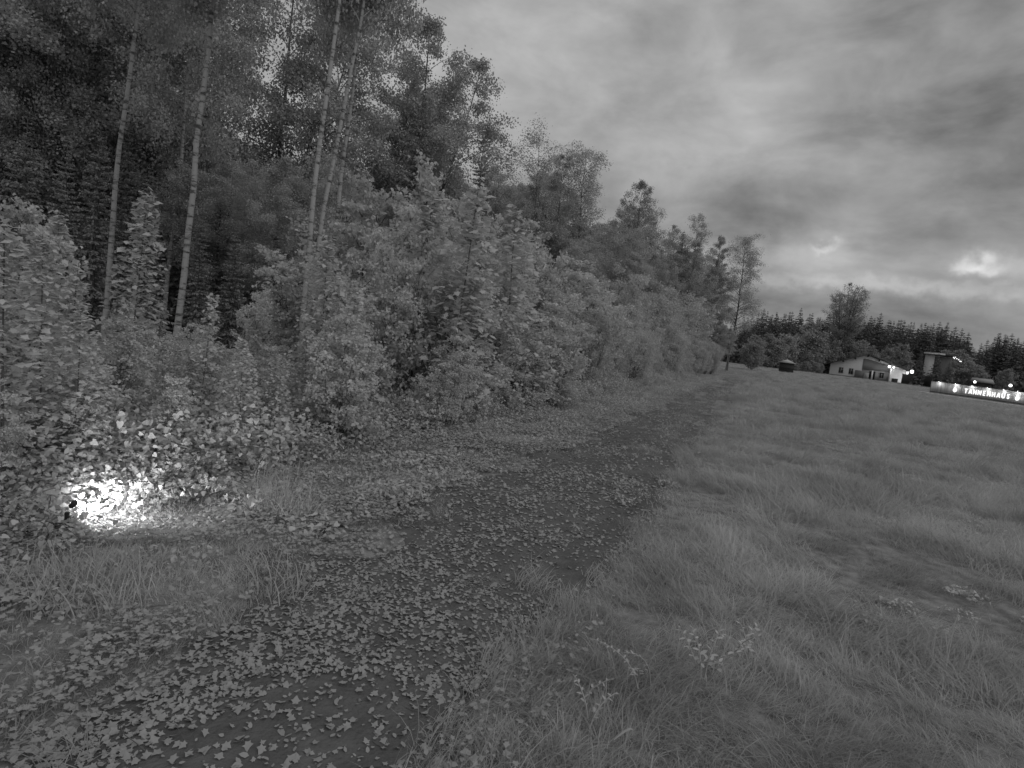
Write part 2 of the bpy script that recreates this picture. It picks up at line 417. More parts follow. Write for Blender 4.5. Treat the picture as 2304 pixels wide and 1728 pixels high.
# ------------------------------------------------------------------ instanced ground cover
def proto_collection(name, meshes):
    c = bpy.data.collections.new(name)
    for i, me in enumerate(meshes):
        o = bpy.data.objects.new('%s_%02d' % (name, i), me); c.objects.link(o)
    return c
def gn_stuff(name, coll, pos, rot, scl, idx, label, cat):
    me = bpy.data.meshes.new(name); n = len(pos)
    me.vertices.add(n); me.vertices.foreach_set('co', np.ascontiguousarray(pos, dtype=np.float32).ravel())
    a = me.attributes.new('rot', 'FLOAT_VECTOR', 'POINT'); a.data.foreach_set('vector', np.ascontiguousarray(rot, dtype=np.float32).ravel())
    a = me.attributes.new('scl', 'FLOAT_VECTOR', 'POINT')
    scl = np.asarray(scl, dtype=np.float32)
    if scl.ndim == 1: scl = np.repeat(scl[:, None], 3, 1)
    a.data.foreach_set('vector', np.ascontiguousarray(scl).ravel())
    a = me.attributes.new('idx', 'INT', 'POINT'); a.data.foreach_set('value', np.ascontiguousarray(idx, dtype=np.int32))
    o = obj(name, me); tag(o, label, cat, kind='stuff')
    ng = bpy.data.node_groups.new(name, 'GeometryNodeTree')
    ng.interface.new_socket('Geometry', in_out='INPUT', socket_type='NodeSocketGeometry')
    ng.interface.new_socket('Geometry', in_out='OUTPUT', socket_type='NodeSocketGeometry')
    gi = ng.nodes.new('NodeGroupInput'); go = ng.nodes.new('NodeGroupOutput')
    ci = ng.nodes.new('GeometryNodeCollectionInfo'); ci.inputs['Collection'].default_value = coll
    ci.inputs['Separate Children'].default_value = True; ci.inputs['Reset Children'].default_value = True
    ip = ng.nodes.new('GeometryNodeInstanceOnPoints'); ip.inputs['Pick Instance'].default_value = True
    def na(nm, dt):
        q = ng.nodes.new('GeometryNodeInputNamedAttribute'); q.data_type = dt; q.inputs['Name'].default_value = nm
        return q.outputs['Attribute']
    e2r = ng.nodes.new('FunctionNodeEulerToRotation')
    L = ng.links.new
    L(na('rot', 'FLOAT_VECTOR'), e2r.inputs[0])
    L(gi.outputs[0], ip.inputs['Points']); L(ci.outputs[0], ip.inputs['Instance'])
    L(na('idx', 'INT'), ip.inputs['Instance Index']); L(e2r.outputs[0], ip.inputs['Rotation']); L(na('scl', 'FLOAT_VECTOR'), ip.inputs['Scale'])
    L(ip.outputs[0], go.inputs[0])
    md = o.modifiers.new('scatter', 'NODES'); md.node_group = ng
    return o
def tuft(seed, n, h, rad, lean, width, segs=3, curl=.5, spread=.6, material=None):
    """blades of grass bent over along +x"""
    rng = np.random.default_rng(seed)
    A = Acc()
    r = rad * np.sqrt(rng.random(n)); th = rng.uniform(0, 6.283, n)
    bx, by = r * np.cos(th), r * np.sin(th)
    H = h * rng.uniform(.55, 1.15, n)
    d = rng.normal(0, spread, n); l0 = np.clip(rng.normal(lean * .45, .25, n), -.5, 1.3); l1 = np.clip(l0 + curl + rng.normal(lean * .5, .35, n), -.2, 2.1)
    w = width * rng.uniform(.6, 1.3, n)
    ts = np.linspace(0, 1, segs + 1)
    px, pz = np.zeros(n), np.zeros(n); pts = [(px.copy(), pz.copy())]
    for i in range(segs):
        a = l0 + (l1 - l0) * (i + .5) / segs
        px = px + np.sin(a) * H / segs; pz = pz + np.cos(a) * H / segs
        pts.append((px.copy(), pz.copy()))
    V = []; k = 2 * segs + 1
    cd, sd_ = np.cos(d), np.sin(d)
    wa = rng.uniform(0, 3.14, n); wx, wy = np.cos(wa), np.sin(wa)
    for i, (qx, qz) in enumerate(pts):
        cxp = bx + qx * cd; cyp = by + qx * sd_
        if i == segs: V.append(np.stack([cxp, cyp, qz], -1)); break
        ww = w * (1 - .75 * (i / segs)) * .5
        V.append(np.stack([cxp - wx * ww, cyp - wy * ww, qz], -1)); V.append(np.stack([cxp + wx * ww, cyp + wy * ww, qz], -1))
    V = np.stack(V, 1)
    V[..., 2] = np.maximum(V[..., 2], -.01)
    f4 = []; f3 = []
    for i in range(segs - 1): f4.append([2 * i, 2 * i + 1, 2 * i + 3, 2 * i + 2])
    f3.append([2 * segs - 2, 2 * segs - 1, 2 * segs])
    off = (np.arange(n) * k)[:, None, None]
    A.add(V.reshape(-1, 3), (np.array(f3)[None] + off).reshape(-1, 3), (np.array(f4)[None] + off).reshape(-1, 4))
    return A.mesh('tuft', material or M['grass'])
FA = ground(929.5, 393.2); FB_ = ground(1024, 406.6)
def fence_zone(x, y):
    d = np.array([FB_.x - FA.x, FB_.y - FA.y]); d = d / np.linalg.norm(d)
    u = (x - FA.x) * d[0] + (y - FA.y) * d[1]; v = -(x - FA.x) * d[1] + (y - FA.y) * d[0]
    return (u > -6) & (v > -2.6)
rng = np.random.default_rng(5)
def scatter_pts(dens, rmin, rmax, amin=-56, amax=56):
    area = .5 * (rmax ** 2 - rmin ** 2) * R(amax - amin)
    n = int(area * dens)
    r = np.sqrt(rng.uniform(rmin ** 2, rmax ** 2, n)); a = R(1) * rng.uniform(amin, amax, n)
    return r * np.sin(a), r * np.cos(a)
def on_track(s, l):
    """1 on bare soil"""
    w = (vnoise(s * 1.3, s * 0 + 5) - .5) * .35
    lo = 1.09 + w; hi = 3.15 + (vnoise(s * .9, s * 0 + 9) - .5) * .7
    ins = (l > lo) & (l < hi)
    rut = np.maximum(np.exp(-((l - 1.42 - .08 * np.sin(s * .3)) / .27) ** 2), np.exp(-((l - 2.65) / .36) ** 2))
    nz = fbm(s * .9, l * 1.6)
    near = 1 - smooth(7.5, 13, s)
    bare = np.where(ins, np.clip(near * 1.0 + rut * (1 - smooth(45, 75, s)) * (1.35 - near), 0, 1), 0)
    return bare * (nz > .16 * (1 - near) + .12)
# --- meadow
tufts = [tuft(100 + i, 52, .34, .17, (.9, 1.2, 1.5, 1.0, 1.35, .6)[i], .0075, 3, .7, .9) for i in range(6)]
tufts += [tuft(120 + i, 60, .30, .2, 1.3, .005, 4, .8, .3) for i in range(3)]
tufts += [tuft(130 + i, 40, .10, .14, .8, .006, 2, .7, 1.6) for i in range(3)]       # short
cg = proto_collection('tuft', tufts)
P_, R_, S_, I_ = [], [], [], []
def layer(dens, rmin, rmax, size, which, zf=1.0):
    x, y = scatter_pts(dens, rmin, rmax)
    s, l = sl(x, y)
    bare = on_track(s, l)
    keep = (bare < .3) | (rng.random(len(x)) < .012)
    # left verge: short, patchy, gives way to leaf litter
    verge = (l > 2.95)
    patch = fbm(x * .7 + 3, y * .7 + 8)
    keep &= ~(verge & (patch < .47) & (rng.random(len(x)) < .8))
    keep &= ~(l > 9)
    hollow = fbm(x * 1.15 + 61, y * 1.15 + 17, 3)
    keep &= ~((l < .6) & (hollow < .39) & (rng.random(len(x)) < .7))
    keep &= ~fence_zone(x, y)
    keep &= ~((l > 6.0) & (rng.random(len(x)) < .6))
    mid = (l > 1.65) & (l < 2.9) & (s > 9)
    x, y, s, l, verge, mid, patch = [q[keep] for q in (x, y, s, l, verge, mid, patch)]
    n = len(x)
    flow = fbm(x * .3 + 20, y * .3 + 4, 2) * 9.0 + fbm(x * 1.3, y * 1.3, 2) * 6 + rng.normal(0, .6, n)
    clump = fbm(x * .95 + 40, y * .95 + 31, 3)
    sc = size * (.35 + 1.3 * clump) * rng.uniform(.8, 1.2, n)
    edge = np.exp(-((l - .8) / .5) ** 2)
    sc *= 1 - .25 * edge
    ix = rng.choice(which, n)
    short = verge | mid | ((l > -.0) & (l < 1.1) & (rng.random(n) < .35))
    ix = np.where(short, rng.integers(9, 12, n), ix)
    sc = np.where(short, size * rng.uniform(.8, 1.35, n), sc)
    z = gz(x, y) - .015
    P_.append(np.stack([x, y, z], -1)); S_.append(np.stack([sc, sc, sc * zf * np.where(short, 1, .35 + 1.1 * clump)], -1)); I_.append(ix)
    R_.append(np.stack([rng.normal(0, .08, n), rng.normal(0, .08, n), flow], -1))
layer(85, .3, 5, .72, np.arange(9))
layer(55, 5, 8, .85, np.arange(9))
layer(70, .3, 6, .9, np.arange(9, 12))
layer(30, 6, 14, 1.1, np.arange(9, 12))
layer(30, 8, 17, 1.0, np.arange(9))
layer(11, 17, 34, 1.3, np.arange(9))
layer(3.4, 34, 75, 1.9, np.arange(9), .75)
layer(1.3, 75, 165, 3.0, np.arange(9), .4)
gn_stuff('meadow_grass', cg, np.concatenate(P_), np.concatenate(R_), np.concatenate(S_), np.concatenate(I_), 'long pale grass lying in swirls over the meadow and along the track', 'grass')

# --- leafy weeds on the verge and under the shrubs
def weed(seed, n, h, rad, size, tmpl=OVAL, tilt=.55):
    g_ = np.random.default_rng(seed); A = Acc()
    r = rad * np.sqrt(g_.random(n)); t = g_.uniform(0, 6.283, n)
    pos = np.stack([r * np.cos(t), r * np.sin(t), h * g_.random(n) * (1 - .6 * (r / rad) ** 2) + .02], -1)
    A.leaves(tmpl[0], tmpl[1], pos, rots(n, g_, tilt, .2), size * g_.uniform(.6, 1.3, n))
    return A.mesh('weed', M['weed'])
weeds = [weed(1, 130, .26, .24, .045), weed(2, 90, .10, .25, .04, HEART), weed(3, 150, .40, .22, .042, HEART), weed(4, 70, .06, .2, .04), weed(5, 170, .6, .28, .05, HEART), weed(6, 110, .16, .25, .05)]
cw = proto_collection('weed', weeds)
n = 9000
s = rng.uniform(-4, 60, n) ** 1.0; s = -4 + 64 * rng.random(n) ** 1.6; l = rng.uniform(3.4, 11, n)
x, y = XY(s, l)
pt = fbm(x * .8 + 13, y * .8 + 2)
nl_ = ground(66, 537); keep = (np.hypot(x - nl_.x - .1, y - nl_.y - .3) > .8) & (rng.random(n) < np.where(l > 5.2, .95, np.clip((pt - .38) * 3.5, 0, .7)))
x, y, s, l = x[keep], y[keep], s[keep], l[keep]; n = len(x)
ix = np.where(l > 5.4, rng.choice([0, 2, 4, 4], n), rng.choice([1, 3, 3, 5], n))
gn_stuff('ground_weeds', cw, np.stack([x, y, gz(x, y)], -1), np.stack([x * 0, x * 0, rng.uniform(0, 6.28, n)], -1), rng.uniform(.7, 1.35, n), ix,
         'low leafy weeds covering the ground at the foot of the shrubs', 'weeds')
# scattered weeds within the meadow edge
n = 900
s = 25 * rng.random(n) ** 1.3; l = rng.uniform(-9, 1.5, n); x, y = XY(s, l)
k_ = (fbm(x * .6 + 50, y * .6) > .54) & (np.hypot(x, y) > 3.6); x, y = x[k_], y[k_]; n = len(x)
gn_stuff('meadow_weeds', cw, np.stack([x, y, gz(x, y) + .03], -1), np.stack([x * 0, x * 0, rng.uniform(0, 6.28, n)], -1), rng.uniform(.5, .8, n), rng.choice([0, 1, 3], n),
         'small broad-leaved weeds scattered through the long meadow grass', 'weeds')

# --- fallen leaves: the nearest ones singly, the rest as litter
fl_meshes = []
for i in range(6):
    g_ = np.random.default_rng(60 + i); tv, tf = (MAPLE if i < 4 else OVAL)
    tv = tv.copy(); tv[:, 1] -= .45
    tv[:, 2] += .18 * (g_.random() - .2) * (tv[:, 0] ** 2) * 4 + .10 * g_.normal(0, 1, len(tv)) * .35 + .25 * (tv[:, 1]) ** 2 * g_.random()
    tv[:, :2] *= g_.uniform(.9, 1.1, (len(tv), 2))
    fl_meshes.append(mesh_np('fallen_leaf', tv, tf, M['fallen']))
n = 560000
s = .3 + 45 * rng.random(n) ** 2.2; l = rng.uniform(.75, 7.5, n)
bare = on_track(s, l); x, y = XY(s, l)
cl_ = fbm(s * 1.2 + 3, l * 1.2 + 11, 3)
dn = np.where(bare > .5, np.clip((cl_ - .33) * 1.3, .09, .32) * (1 - .35 * smooth(3.5, 7, s)), np.where(l > 2.8, np.clip((fbm(s * 1.7 + 31, l * 1.7 + 5, 3) - .40) * 3.2, .06, .6), .08))
# the worn right-hand rut carries fewer leaves
dn = dn * np.where((l < 1.5) & (s > 4), .45, 1) * np.where(l > 6.2, .5, 1) * (1 - .5 * smooth(7, 16, s))
keep = (rng.random(n) < dn) & (np.hypot(x, y) > .8)
x, y, s, l = x[keep], y[keep], s[keep], l[keep]; n = len(x)
lift = np.where(on_track(s, l) > .5, .028, .05 + .05 * rng.random(n))
pos = np.stack([x, y, gz(x, y) + lift], -1)
rot = np.stack([rng.normal(0, .28, n), rng.normal(0, .28, n), rng.uniform(0, 6.28, n)], -1)
scl = (.017 + .032 * rng.random(n) ** 1.5) * (1 + .5 * smooth(4, 12, s)); ix = rng.choice([0, 1, 2, 3, 4, 5], n, p=[.2, .2, .2, .15, .12, .13])
ontrack = (on_track(s, l) > .5)
ppx = np.array([project(p) if p[1] > .4 else (-99, -99) for p in pos])
inv = (ppx[:, 0] > 0) & (ppx[:, 0] < 1024) & (ppx[:, 1] > 0) & (ppx[:, 1] < 768) & ontrack & (scl > .026)
d_ = np.where(inv, np.linalg.norm(pos - np.array([0, 0, CAM_H]), axis=1) / scl, 1e9)
near_i = np.argsort(d_)[:300]
cf = proto_collection('litter', fl_meshes)
mask = np.ones(n, bool); mask[near_i] = False
gn_stuff('leaf_litter', cf, pos[mask], rot[mask], scl[mask], ix[mask], 'pale fallen leaves strewn over the dark track and its verge', 'fallen leaves')
for q in near_i:
    obj('fallen_leaf', fl_meshes[ix[q]], path, pos[q], rot[q], float(scl[q]))

# --- broken twigs and small stones trodden into the track
A = Acc(); tg = np.random.default_rng(77)
for i in range(260):
    s_ = .8 + 16 * tg.random() ** 1.6; l_ = tg.uniform(1.0, 4.6); x_, y_ = XY(s_, l_); z_ = float(gz(x_, y_)) + .025
    Lt = bend_line((x_, y_, z_), tg.uniform(0, 6.28), tg.normal(0, .08), tg.normal(0, .08), tg.uniform(.05, .28), 3, tg, .35)
    A.tube(Lt, np.linspace(1, .5, 4) * tg.uniform(.0015, .0035), 4)
o = obj('twigs', A.mesh('twigs', M['bark'], True)); tag(o, 'thin broken twigs lying among the fallen leaves on the track', 'twigs', kind='stuff')
A = Acc()
for i in range(420):
    s_ = .8 + 14 * tg.random() ** 1.5; l_ = tg.uniform(1.05, 3.3); x_, y_ = XY(s_, l_); r_ = tg.uniform(.005, .016)
    P_s = np.array([(1, 0, 0), (0, 1, 0), (-1, 0, 0), (0, -1, 0), (0, 0, .7), (0, 0, -.5)]) * tg.uniform(.7, 1.3, (6, 1)) * r_ + np.array([x_, y_, float(gz(x_, y_)) + .018])
    A.add(P_s, f3=[[0, 1, 4], [1, 2, 4], [2, 3, 4], [3, 0, 4], [1, 0, 5], [2, 1, 5], [3, 2, 5], [0, 3, 5]])
o = obj('gravel', A.mesh('gravel', mat('pebble', .2, .8, .2, 30))); tag(o, 'small pebbles trodden into the dark track', 'gravel', kind='stuff')

# ------------------------------------------------------------------ trees
def broadleaf(seed, h, cb, rad, nl, leaves, lsize, bark, leaf, r0=None, el=(.9, .1), shape='oval', droop=True, fork=0, gaps=.15, twigs=6, tmpl=RHOMB, lean=0.0, puff=.26):
    """trunk+limbs mesh and crown mesh; cb = crown base height, rad = crown radius"""
    rng = np.random.default_rng(seed)
    T, C = Acc(), Acc()
    r0 = r0 or h * .0085
    n = 16; zz = np.linspace(0, h, n + 1)
    wx = np.cumsum(rng.normal(0, .05, n + 1)) * h / 20; wy = np.cumsum(rng.normal(0, .05, n + 1)) * h / 20
    tr = np.stack([wx - wx[0] + lean * zz * (zz / h), wy - wy[0], zz], -1); tr[0, 2] = -.4
    rr = r0 * (1 - (zz / h) * .93) ** .9; rr[0] *= 1.35
    T.tube(tr, rr, 9)
    lines = [(tr, rr, 0)]
    for k in range(fork):
        t0 = cb / h * (.75 + .35 * rng.random()); p = interp(tr, t0)
        L = bend_line(p, rng.uniform(0, 6.28), 1.15, 1.45, h * (1 - t0) * rng.uniform(.8, .98), 10, rng, .05)
        r_ = r0 * .62 * (1 - np.linspace(0, 1, 11) * .9); T.tube(L, r_, 7); lines.append((L, r_, t0))
    pts = []
    per = nl // len(lines)
    for (ln, lr, t0) in lines:
        for i in range(per if ln is not tr else nl - per * (len(lines) - 1)):
            u = min(.995, (i + rng.random()) / per)
            hz_ = cb + (h - cb) * u
            t = (hz_ / h - t0) / (1 - t0) if t0 else hz_ / h
            if t < 0: continue
            t = min(t, .985)
            p = interp(ln, t)
            if shape == 'oval': rf = max(.02, math.sin(math.pi * min(1, (.12 + .88 * u)) ** .8)) ** .7
            elif shape == 'cone': rf = (1 - u) ** .75 + .12
            elif shape == 'fan': rf = .35 + .75 * u if u < .8 else 1.0
            else: rf = 1 - .45 * u
            L_ = rad * rf * rng.uniform(.65, 1.15) + .25
            az = i * 2.4 + rng.normal(0, .5)
            e0 = el[0] * (.75 + .5 * u); e1 = el[1]
            Lm = bend_line(p, az, e0, e1, L_ * 1.1, 6, rng, .16)
            br = max(.012, r0 * .28 * (1 - t) + .012); T.tube(Lm, br * (1 - np.linspace(0, 1, 7) * .85), 5)
            for j in range(twigs):
                tt = .22 + .78 * (j + rng.random()) / twigs
                if rng.random() < gaps: continue
                q = interp(Lm, tt); tl = L_ * rng.uniform(.18, .42) * (1.15 - .5 * tt) + .25
                ta = az + rng.choice([-1, 1]) * rng.uniform(.3, 1.3)
                tw = bend_line(q, ta, rng.uniform(-.1, .6), (-1.1 if droop else .1), tl, 4, rng, .25)
                if rad > 1.5: T.tube(tw, br * .3 * (1 - np.linspace(0, 1, 5) * .8), 3)
                pts.append((tw, tl))
    w = np.array([b for _, b in pts]); cnt = rng.multinomial(leaves, w / w.sum())
    pos = []
    for (tw, tl), c in zip(pts, cnt):
        if c == 0: continue
        t = rng.random(c) ** .8 * 3.999; i = t.astype(int); f = (t - i)[:, None]
        p = tw[i] * (1 - f) + tw[i + 1] * f
        p = p + rng.normal(0, 1, (c, 3)) * np.array([1, 1, .8]) * (puff * (.35 + .65 * min(1, tl)))
        if droop: p[:, 2] -= rng.random(c) ** 2 * .5
        pos.append(p)
    pos = np.concatenate(pos)
    pos[:, 2] = np.maximum(pos[:, 2], .15)
    C.leaves(tmpl[0], tmpl[1], pos, rots(len(pos), rng, .75, .6), lsize * rng.uniform(.65, 1.3, len(pos)))
    return T.mesh('trunk', bark, True), C.mesh('crown', leaf)
def spruce(seed, h, rad, bark, leaf, whorls=42, per=9, far=False, cb=.06):
    rng = np.random.default_rng(seed)
    T, C = Acc(), Acc()
    T.tube([(0, 0, -.4), (0, 0, h * .3), (0, 0, h * .7), (0, 0, h)], [h * .012, h * .009, h * .005, .01], 7)
    for w_ in range(whorls):
        u = (w_ + rng.random() * .6) / whorls; z = h * (cb + (1 - cb) * u)
        rr = rad * max(0, 1 - u) ** .85 * rng.uniform(.8, 1.1) + .08
        for k in range(per if u < .85 else 5):
            az = k * 6.283 / per + rng.normal(0, .3) + w_ * .7
            L = rr * rng.uniform(.65, 1.15)
            B = bend_line((0, 0, z + rng.normal(0, .012) * h * (1 - u)), az, .15 - .5 * (1 - u), -.35 + .75 * u, L, 3 if far else 4, rng, .08)
            m_ = len(B)
            side = np.array([-math.sin(az), math.cos(az), 0])
            if not far:
                T.tube(B, .03 * (1 - u) * (1 - np.linspace(0, 1, m_) * .8) + .006, 3)
            # sprays: ragged hanging fingers on both sides of the branch
            ns = 8 if far else 22
            t = rng.random(ns) ** .7 * (m_ - 1.001); i = t.astype(int); f = (t - i)[:, None]
            c = B[i] * (1 - f) + B[i + 1] * f
            sgn = rng.choice([-1, 1], ns)[:, None]; outw = np.array([math.cos(az), math.sin(az), 0])
            ln = (.22 * L + .12) * rng.uniform(.6, 1.4, ns)[:, None] * ((1.7 * (1 - .38 * u)) if far else .62)
            d = side * sgn * rng.uniform(.3, 1, (ns, 1)) + outw * rng.uniform(.1, .9, (ns, 1)) + np.array([0, 0, -1]) * rng.uniform(.1, 1.5, (ns, 1))
            d /= np.linalg.norm(d, axis=1, keepdims=True)
            wv_ = np.cross(d, rng.normal(0, 1, (ns, 3))); wv_ /= np.linalg.norm(wv_, axis=1, keepdims=True) + 1e-6
            wd = ln * rng.uniform(.16, .3, (ns, 1)) * (1.5 if far else 1)
            V = np.stack([c, c + d * ln * .45 + wv_ * wd, c + d * ln, c + d * ln * .45 - wv_ * wd], 1)
            F_ = np.arange(ns)[:, None] * 4 + np.arange(4)[None]
            C.add(V.reshape(-1, 3), f4=F_)
    return T.mesh('trunk', bark, True), C.mesh('crown', leaf)

B = {}
for i in range(5):
    B['birch%d' % i] = broadleaf(200 + i, 20, (8.0, 6.5, 9.5, 7, 5)[i], (3.1, 3.6, 2.7, 3.3, 3.4)[i], (46, 52, 40, 50, 56)[i], (34000, 38000, 30000, 34000, 34000)[i], .125, M['birch_bark'], M['birch_leaf'],
                               r0=.125, el=(1.0, -.1), shape='oval', fork=(0, 1, 0, 2, 1)[i], gaps=.2)
for i in range(3):
    B['broad%d' % i] = broadleaf(240 + i, 20, (5, 4, 6)[i], (4.0, 3.4, 3.8)[i], (80, 76, 80)[i], 62000, .135, M['bark'], M['dark_leaf'], r0=.17, el=(.85, .1), fork=(2, 1, 2)[i], gaps=(.25, .3, .2)[i], droop=(i != 1))
B['sparse0'] = broadleaf(260, 20, 6, 2.6, 60, 24000, .115, M['bark'], M['birch_leaf'], r0=.14, el=(1.0, .2), shape='col', gaps=.3)
B['sparse1'] = broadleaf(261, 20, 6, 2.3, 54, 20000, .12, M['bark'], M['birch_leaf'], r0=.13, el=(1.05, .3), shape='fan', gaps=.35, fork=1, puff=.35)
for i in range(3):
    B['spruce%d' % i] = spruce(280 + i, 20, (3.0, 2.6, 3.3)[i], M['bark'], M['needle'])
for i in range(4):
    B['far_spruce%d' % i] = spruce(290 + i, 20, (3.3, 2.8, 3.6, 3.0)[i], M['far_bark'], M['far_needle'], whorls=40, per=6, far=True, cb=.05)
for i in range(3):
    B['far_round%d' % i] = broadleaf(300 + i, 10, .5, (3.3, 3.0, 2.5)[i], 54, 9000, .36, M['far_bark'], M['far_leaf'], r0=.16, el=(.9, .2), fork=1, droop=False, gaps=.1, puff=.4)
B['fan'] = broadleaf(310, 27, 9.0, 5.2, 130, 30000, .22, M['far_bark'], M['far_leaf'], r0=.42, el=(.95, .5), shape='oval', fork=7, droop=False, gaps=.2, puff=.4)
def tree(name, key, px, D, h, label=None, cat='tree', group=None, rz=None, wide=1.0, tilt=0.0):
    x, y, z = at(px, D)
    H = {'far_round': 10, 'fan': 27}.get(key.rstrip('0123456789'), 20)
    k = h / H
    if rz is None: rz = random.random() * 6.28
    o = plant(name, (('trunk', B[key][0]), ('crown', B[key][1])), (x, y, z), rz, (k * wide, k * wide, k))
    if tilt: o.rotation_euler = (Matrix.Rotation(tilt, 4, 'Y') @ Matrix.Rotation(rz, 4, 'Z')).to_euler()
    tag(o, label, cat, group)
    return o
random.seed(4)
G1 = 'tall trees standing at the front of the wood'
front = [
 ('birch_tree', 'birch2', 107, 21, 21, 'slender pale birch trunk near the left edge, left of the leafy spire sapling', .75, .05),
 ('birch_tree', 'birch0', 165, 27, 20, 'thin grey birch trunk standing just behind and left of the longest bare white trunk', .8, .04),
 ('birch_tree', 'birch2', 178, 17, 19, 'tall birch with the longest bare white trunk, leaning right over the dark gap', .8, .055),
 ('birch_tree', 'birch2', 303, 15.2, 19, 'nearest of the three close white birch trunks above the maple shrubs', .62, .03),
 ('birch_tree', 'birch2', 304, 15.6, 18, 'birch leaning right, crossing behind the nearest white trunk of the close trio', .6, .085),
 ('birch_tree', 'birch2', 321, 18.5, 19, 'rightmost trunk of the three close white birches', .65, .05),
 ('forked_tree', 'broad0', 268, 38, 23, 'dark forked broadleaf tree with sky showing through its crown, left of the birch trio', 1.0, .0),
 ('forest_tree', 'broad2', 396, 44, 22.8, 'tall broad-crowned tree rising alone against the sky, right of the birch trio', 1.05, .0),
 ('forest_tree', 'birch4', 404, 47, 19.5, 'dense crown crowding the right side of the tall broad-crowned tree', .85, .0),
 ('forest_tree', 'broad1', 416, 51, 20.5, 'lower broadleaf tree filling in behind the tall broad-crowned tree', 1.05, .0),
 ('spruce_tree', 'spruce1', 464, 58, 19.5, 'dark spruce with a pointed tip between the tall broad tree and the sparse birch', 1.3, .0),
 ('birch_tree', 'sparse1', 520, 60, 20.6, 'sparse birch with a clumpy see-through top against the sky', 1.1, -.02),
 ('forest_tree', 'broad1', 545, 63, 20.3, 'dense tree between the clumpy-topped birch and the slim column tree', .8, .0),
 ('forest_tree', 'sparse0', 566, 66, 21.5, 'slim column-shaped tree with a dark bare lower trunk and airy top', 1.3, .0),
 ('forest_tree', 'broad0', 622, 76, 22, 'spreading tree with a forked trunk and dead spike top, past the column tree', .85, .0),
 ('spruce_tree', 'spruce0', 668, 84, 18.5, 'dark spruce close left of the rounded crown near the wood\'s far end', 1.0, .0),
 ('forest_tree', 'birch4', 680, 85, 21.2, 'rounded crown beside the spruce near the far end of the wood', .9, .0),
 ('forest_tree', 'broad1', 703, 92, 19.6, 'dense dark tree second from the far end of the wood', .85, .0),
 ('forest_tree', 'sparse0', 728, 100, 21.2, 'airy see-through tree standing last at the far end of the wood', 1.35, .0),
]
for nm, key, px, D, h, lab, wd, tl in front:
    tree(nm, key, px, D, h, lab, 'spruce' if 'spruce' in nm else ('birch' if 'birch' in nm else 'tree'), G1, wide=wd, tilt=tl)
# the mass of the wood behind them; heights stay under the skyline of the photograph
SKY = [(-400, -200), (150, -150), (205, -60), (228, 150), (300, 160), (345, 150), (385, 165), (398, 120), (410, 60), (420, 45), (450, 50), (466, 100), (478, 150), (500, 164), (530, 166), (560, 166), (592, 186), (605, 206), (650, 202), (668, 222), (700, 224), (722, 246), (745, 318), (756, 345)]
def skyline(x): return float(np.interp(x, [a for a, _ in SKY], [b for _, b in SKY]))
fill = {'birch': [], 'spruce': [], 'tree': []}
spots = []
for row, (D0, D1, nn) in enumerate(((27, 34, 16), (38, 50, 26), (55, 75, 54), (80, 112, 48))):
    for i in range(nn):
        t = ((i + random.random()) / nn) ** (1 if row < 2 else .62)
        x0, x1 = ((-140, 330), (-180, 440), (-200, 660), (-150, 728))[row]
        px = x0 + (x1 - x0) * t; D = random.uniform(D0, D1)
        spots.append((px, D, row))
for px, D, row in spots:
    hy = 384 - F * math.tan(PITCH) + (px - 512) * math.tan(ROLL)
    hmax = 30
    for it in range(4):
        topx = px + .114 * (hmax - 2) * F / D; rw = 2.6 * F / D
        hmax = (hy - max(skyline(topx - rw * .3), skyline(topx + rw * .5), skyline(topx + rw))) * D / F + 2 - .6
    if hmax < 6: continue
    h = min(random.uniform(16, 23), hmax)
    if px > 470: h = max(6, hmax * random.choice([.7, .8, .88, .97]))
    r = random.random()
    thr = .55 if px < 120 else (.3 if px < 480 else .12)
    if r < thr and not (480 < px < 660 and False): key, nm, cat = 'spruce%d' % random.randrange(3), 'spruce_tree', 'spruce'
    elif r < thr + .35: key, nm, cat = 'birch%d' % random.randrange(5), 'birch_tree', 'birch'
    else: key, nm, cat = 'broad%d' % random.randrange(3), 'forest_tree', 'tree'
    o = tree(nm, key, px, D, h, None, cat, {'birch': 'birches deeper in the wood', 'spruce': 'spruces deeper in the wood', 'tree': 'broadleaf trees deeper in the wood'}[cat], wide=random.uniform(.9, 1.2) * (1 if h > 12 else 1.25))
    fill[cat].append(o)
for i, (px, D, h) in enumerate(((92, 24, 8), (120, 27, 9), (142, 21, 6), (158, 30, 9.5), (196, 23, 5.5), (214, 28, 7), (232, 24, 5), (250, 31, 7), (272, 26, 5.5), (292, 34, 7.5), (60, 22, 7), (20, 23, 8),
                                (318, 38, 8), (345, 36, 7), (225, 36, 8.5), (185, 38, 9), (262, 44, 8.5), (372, 44, 8), (240, 52, 9), (205, 50, 9), (300, 52, 9), (130, 44, 10), (335, 56, 10))):
    o = tree('spruce_tree', 'spruce%d' % (i % 3), px, D, h, None, 'spruce', 'young spruces under the tall trees', wide=1.12); fill.setdefault('young', []).append(o)
order_labels(fill['young'], '%s young spruce from the left standing low under the tall trees', 'young spruce under the tall trees')
order_labels(fill['birch'], '%s birch from the left among those deeper in the wood', 'birch deeper in the wood beyond the left edge of the view')
order_labels(fill['spruce'], '%s dark spruce from the left among those deeper in the wood', 'dark spruce deeper in the wood beyond the left edge of the view')
order_labels(fill['tree'], '%s round-crowned broadleaf tree from the left, deeper in the wood', 'round-crowned broadleaf tree beyond the left edge of the view')

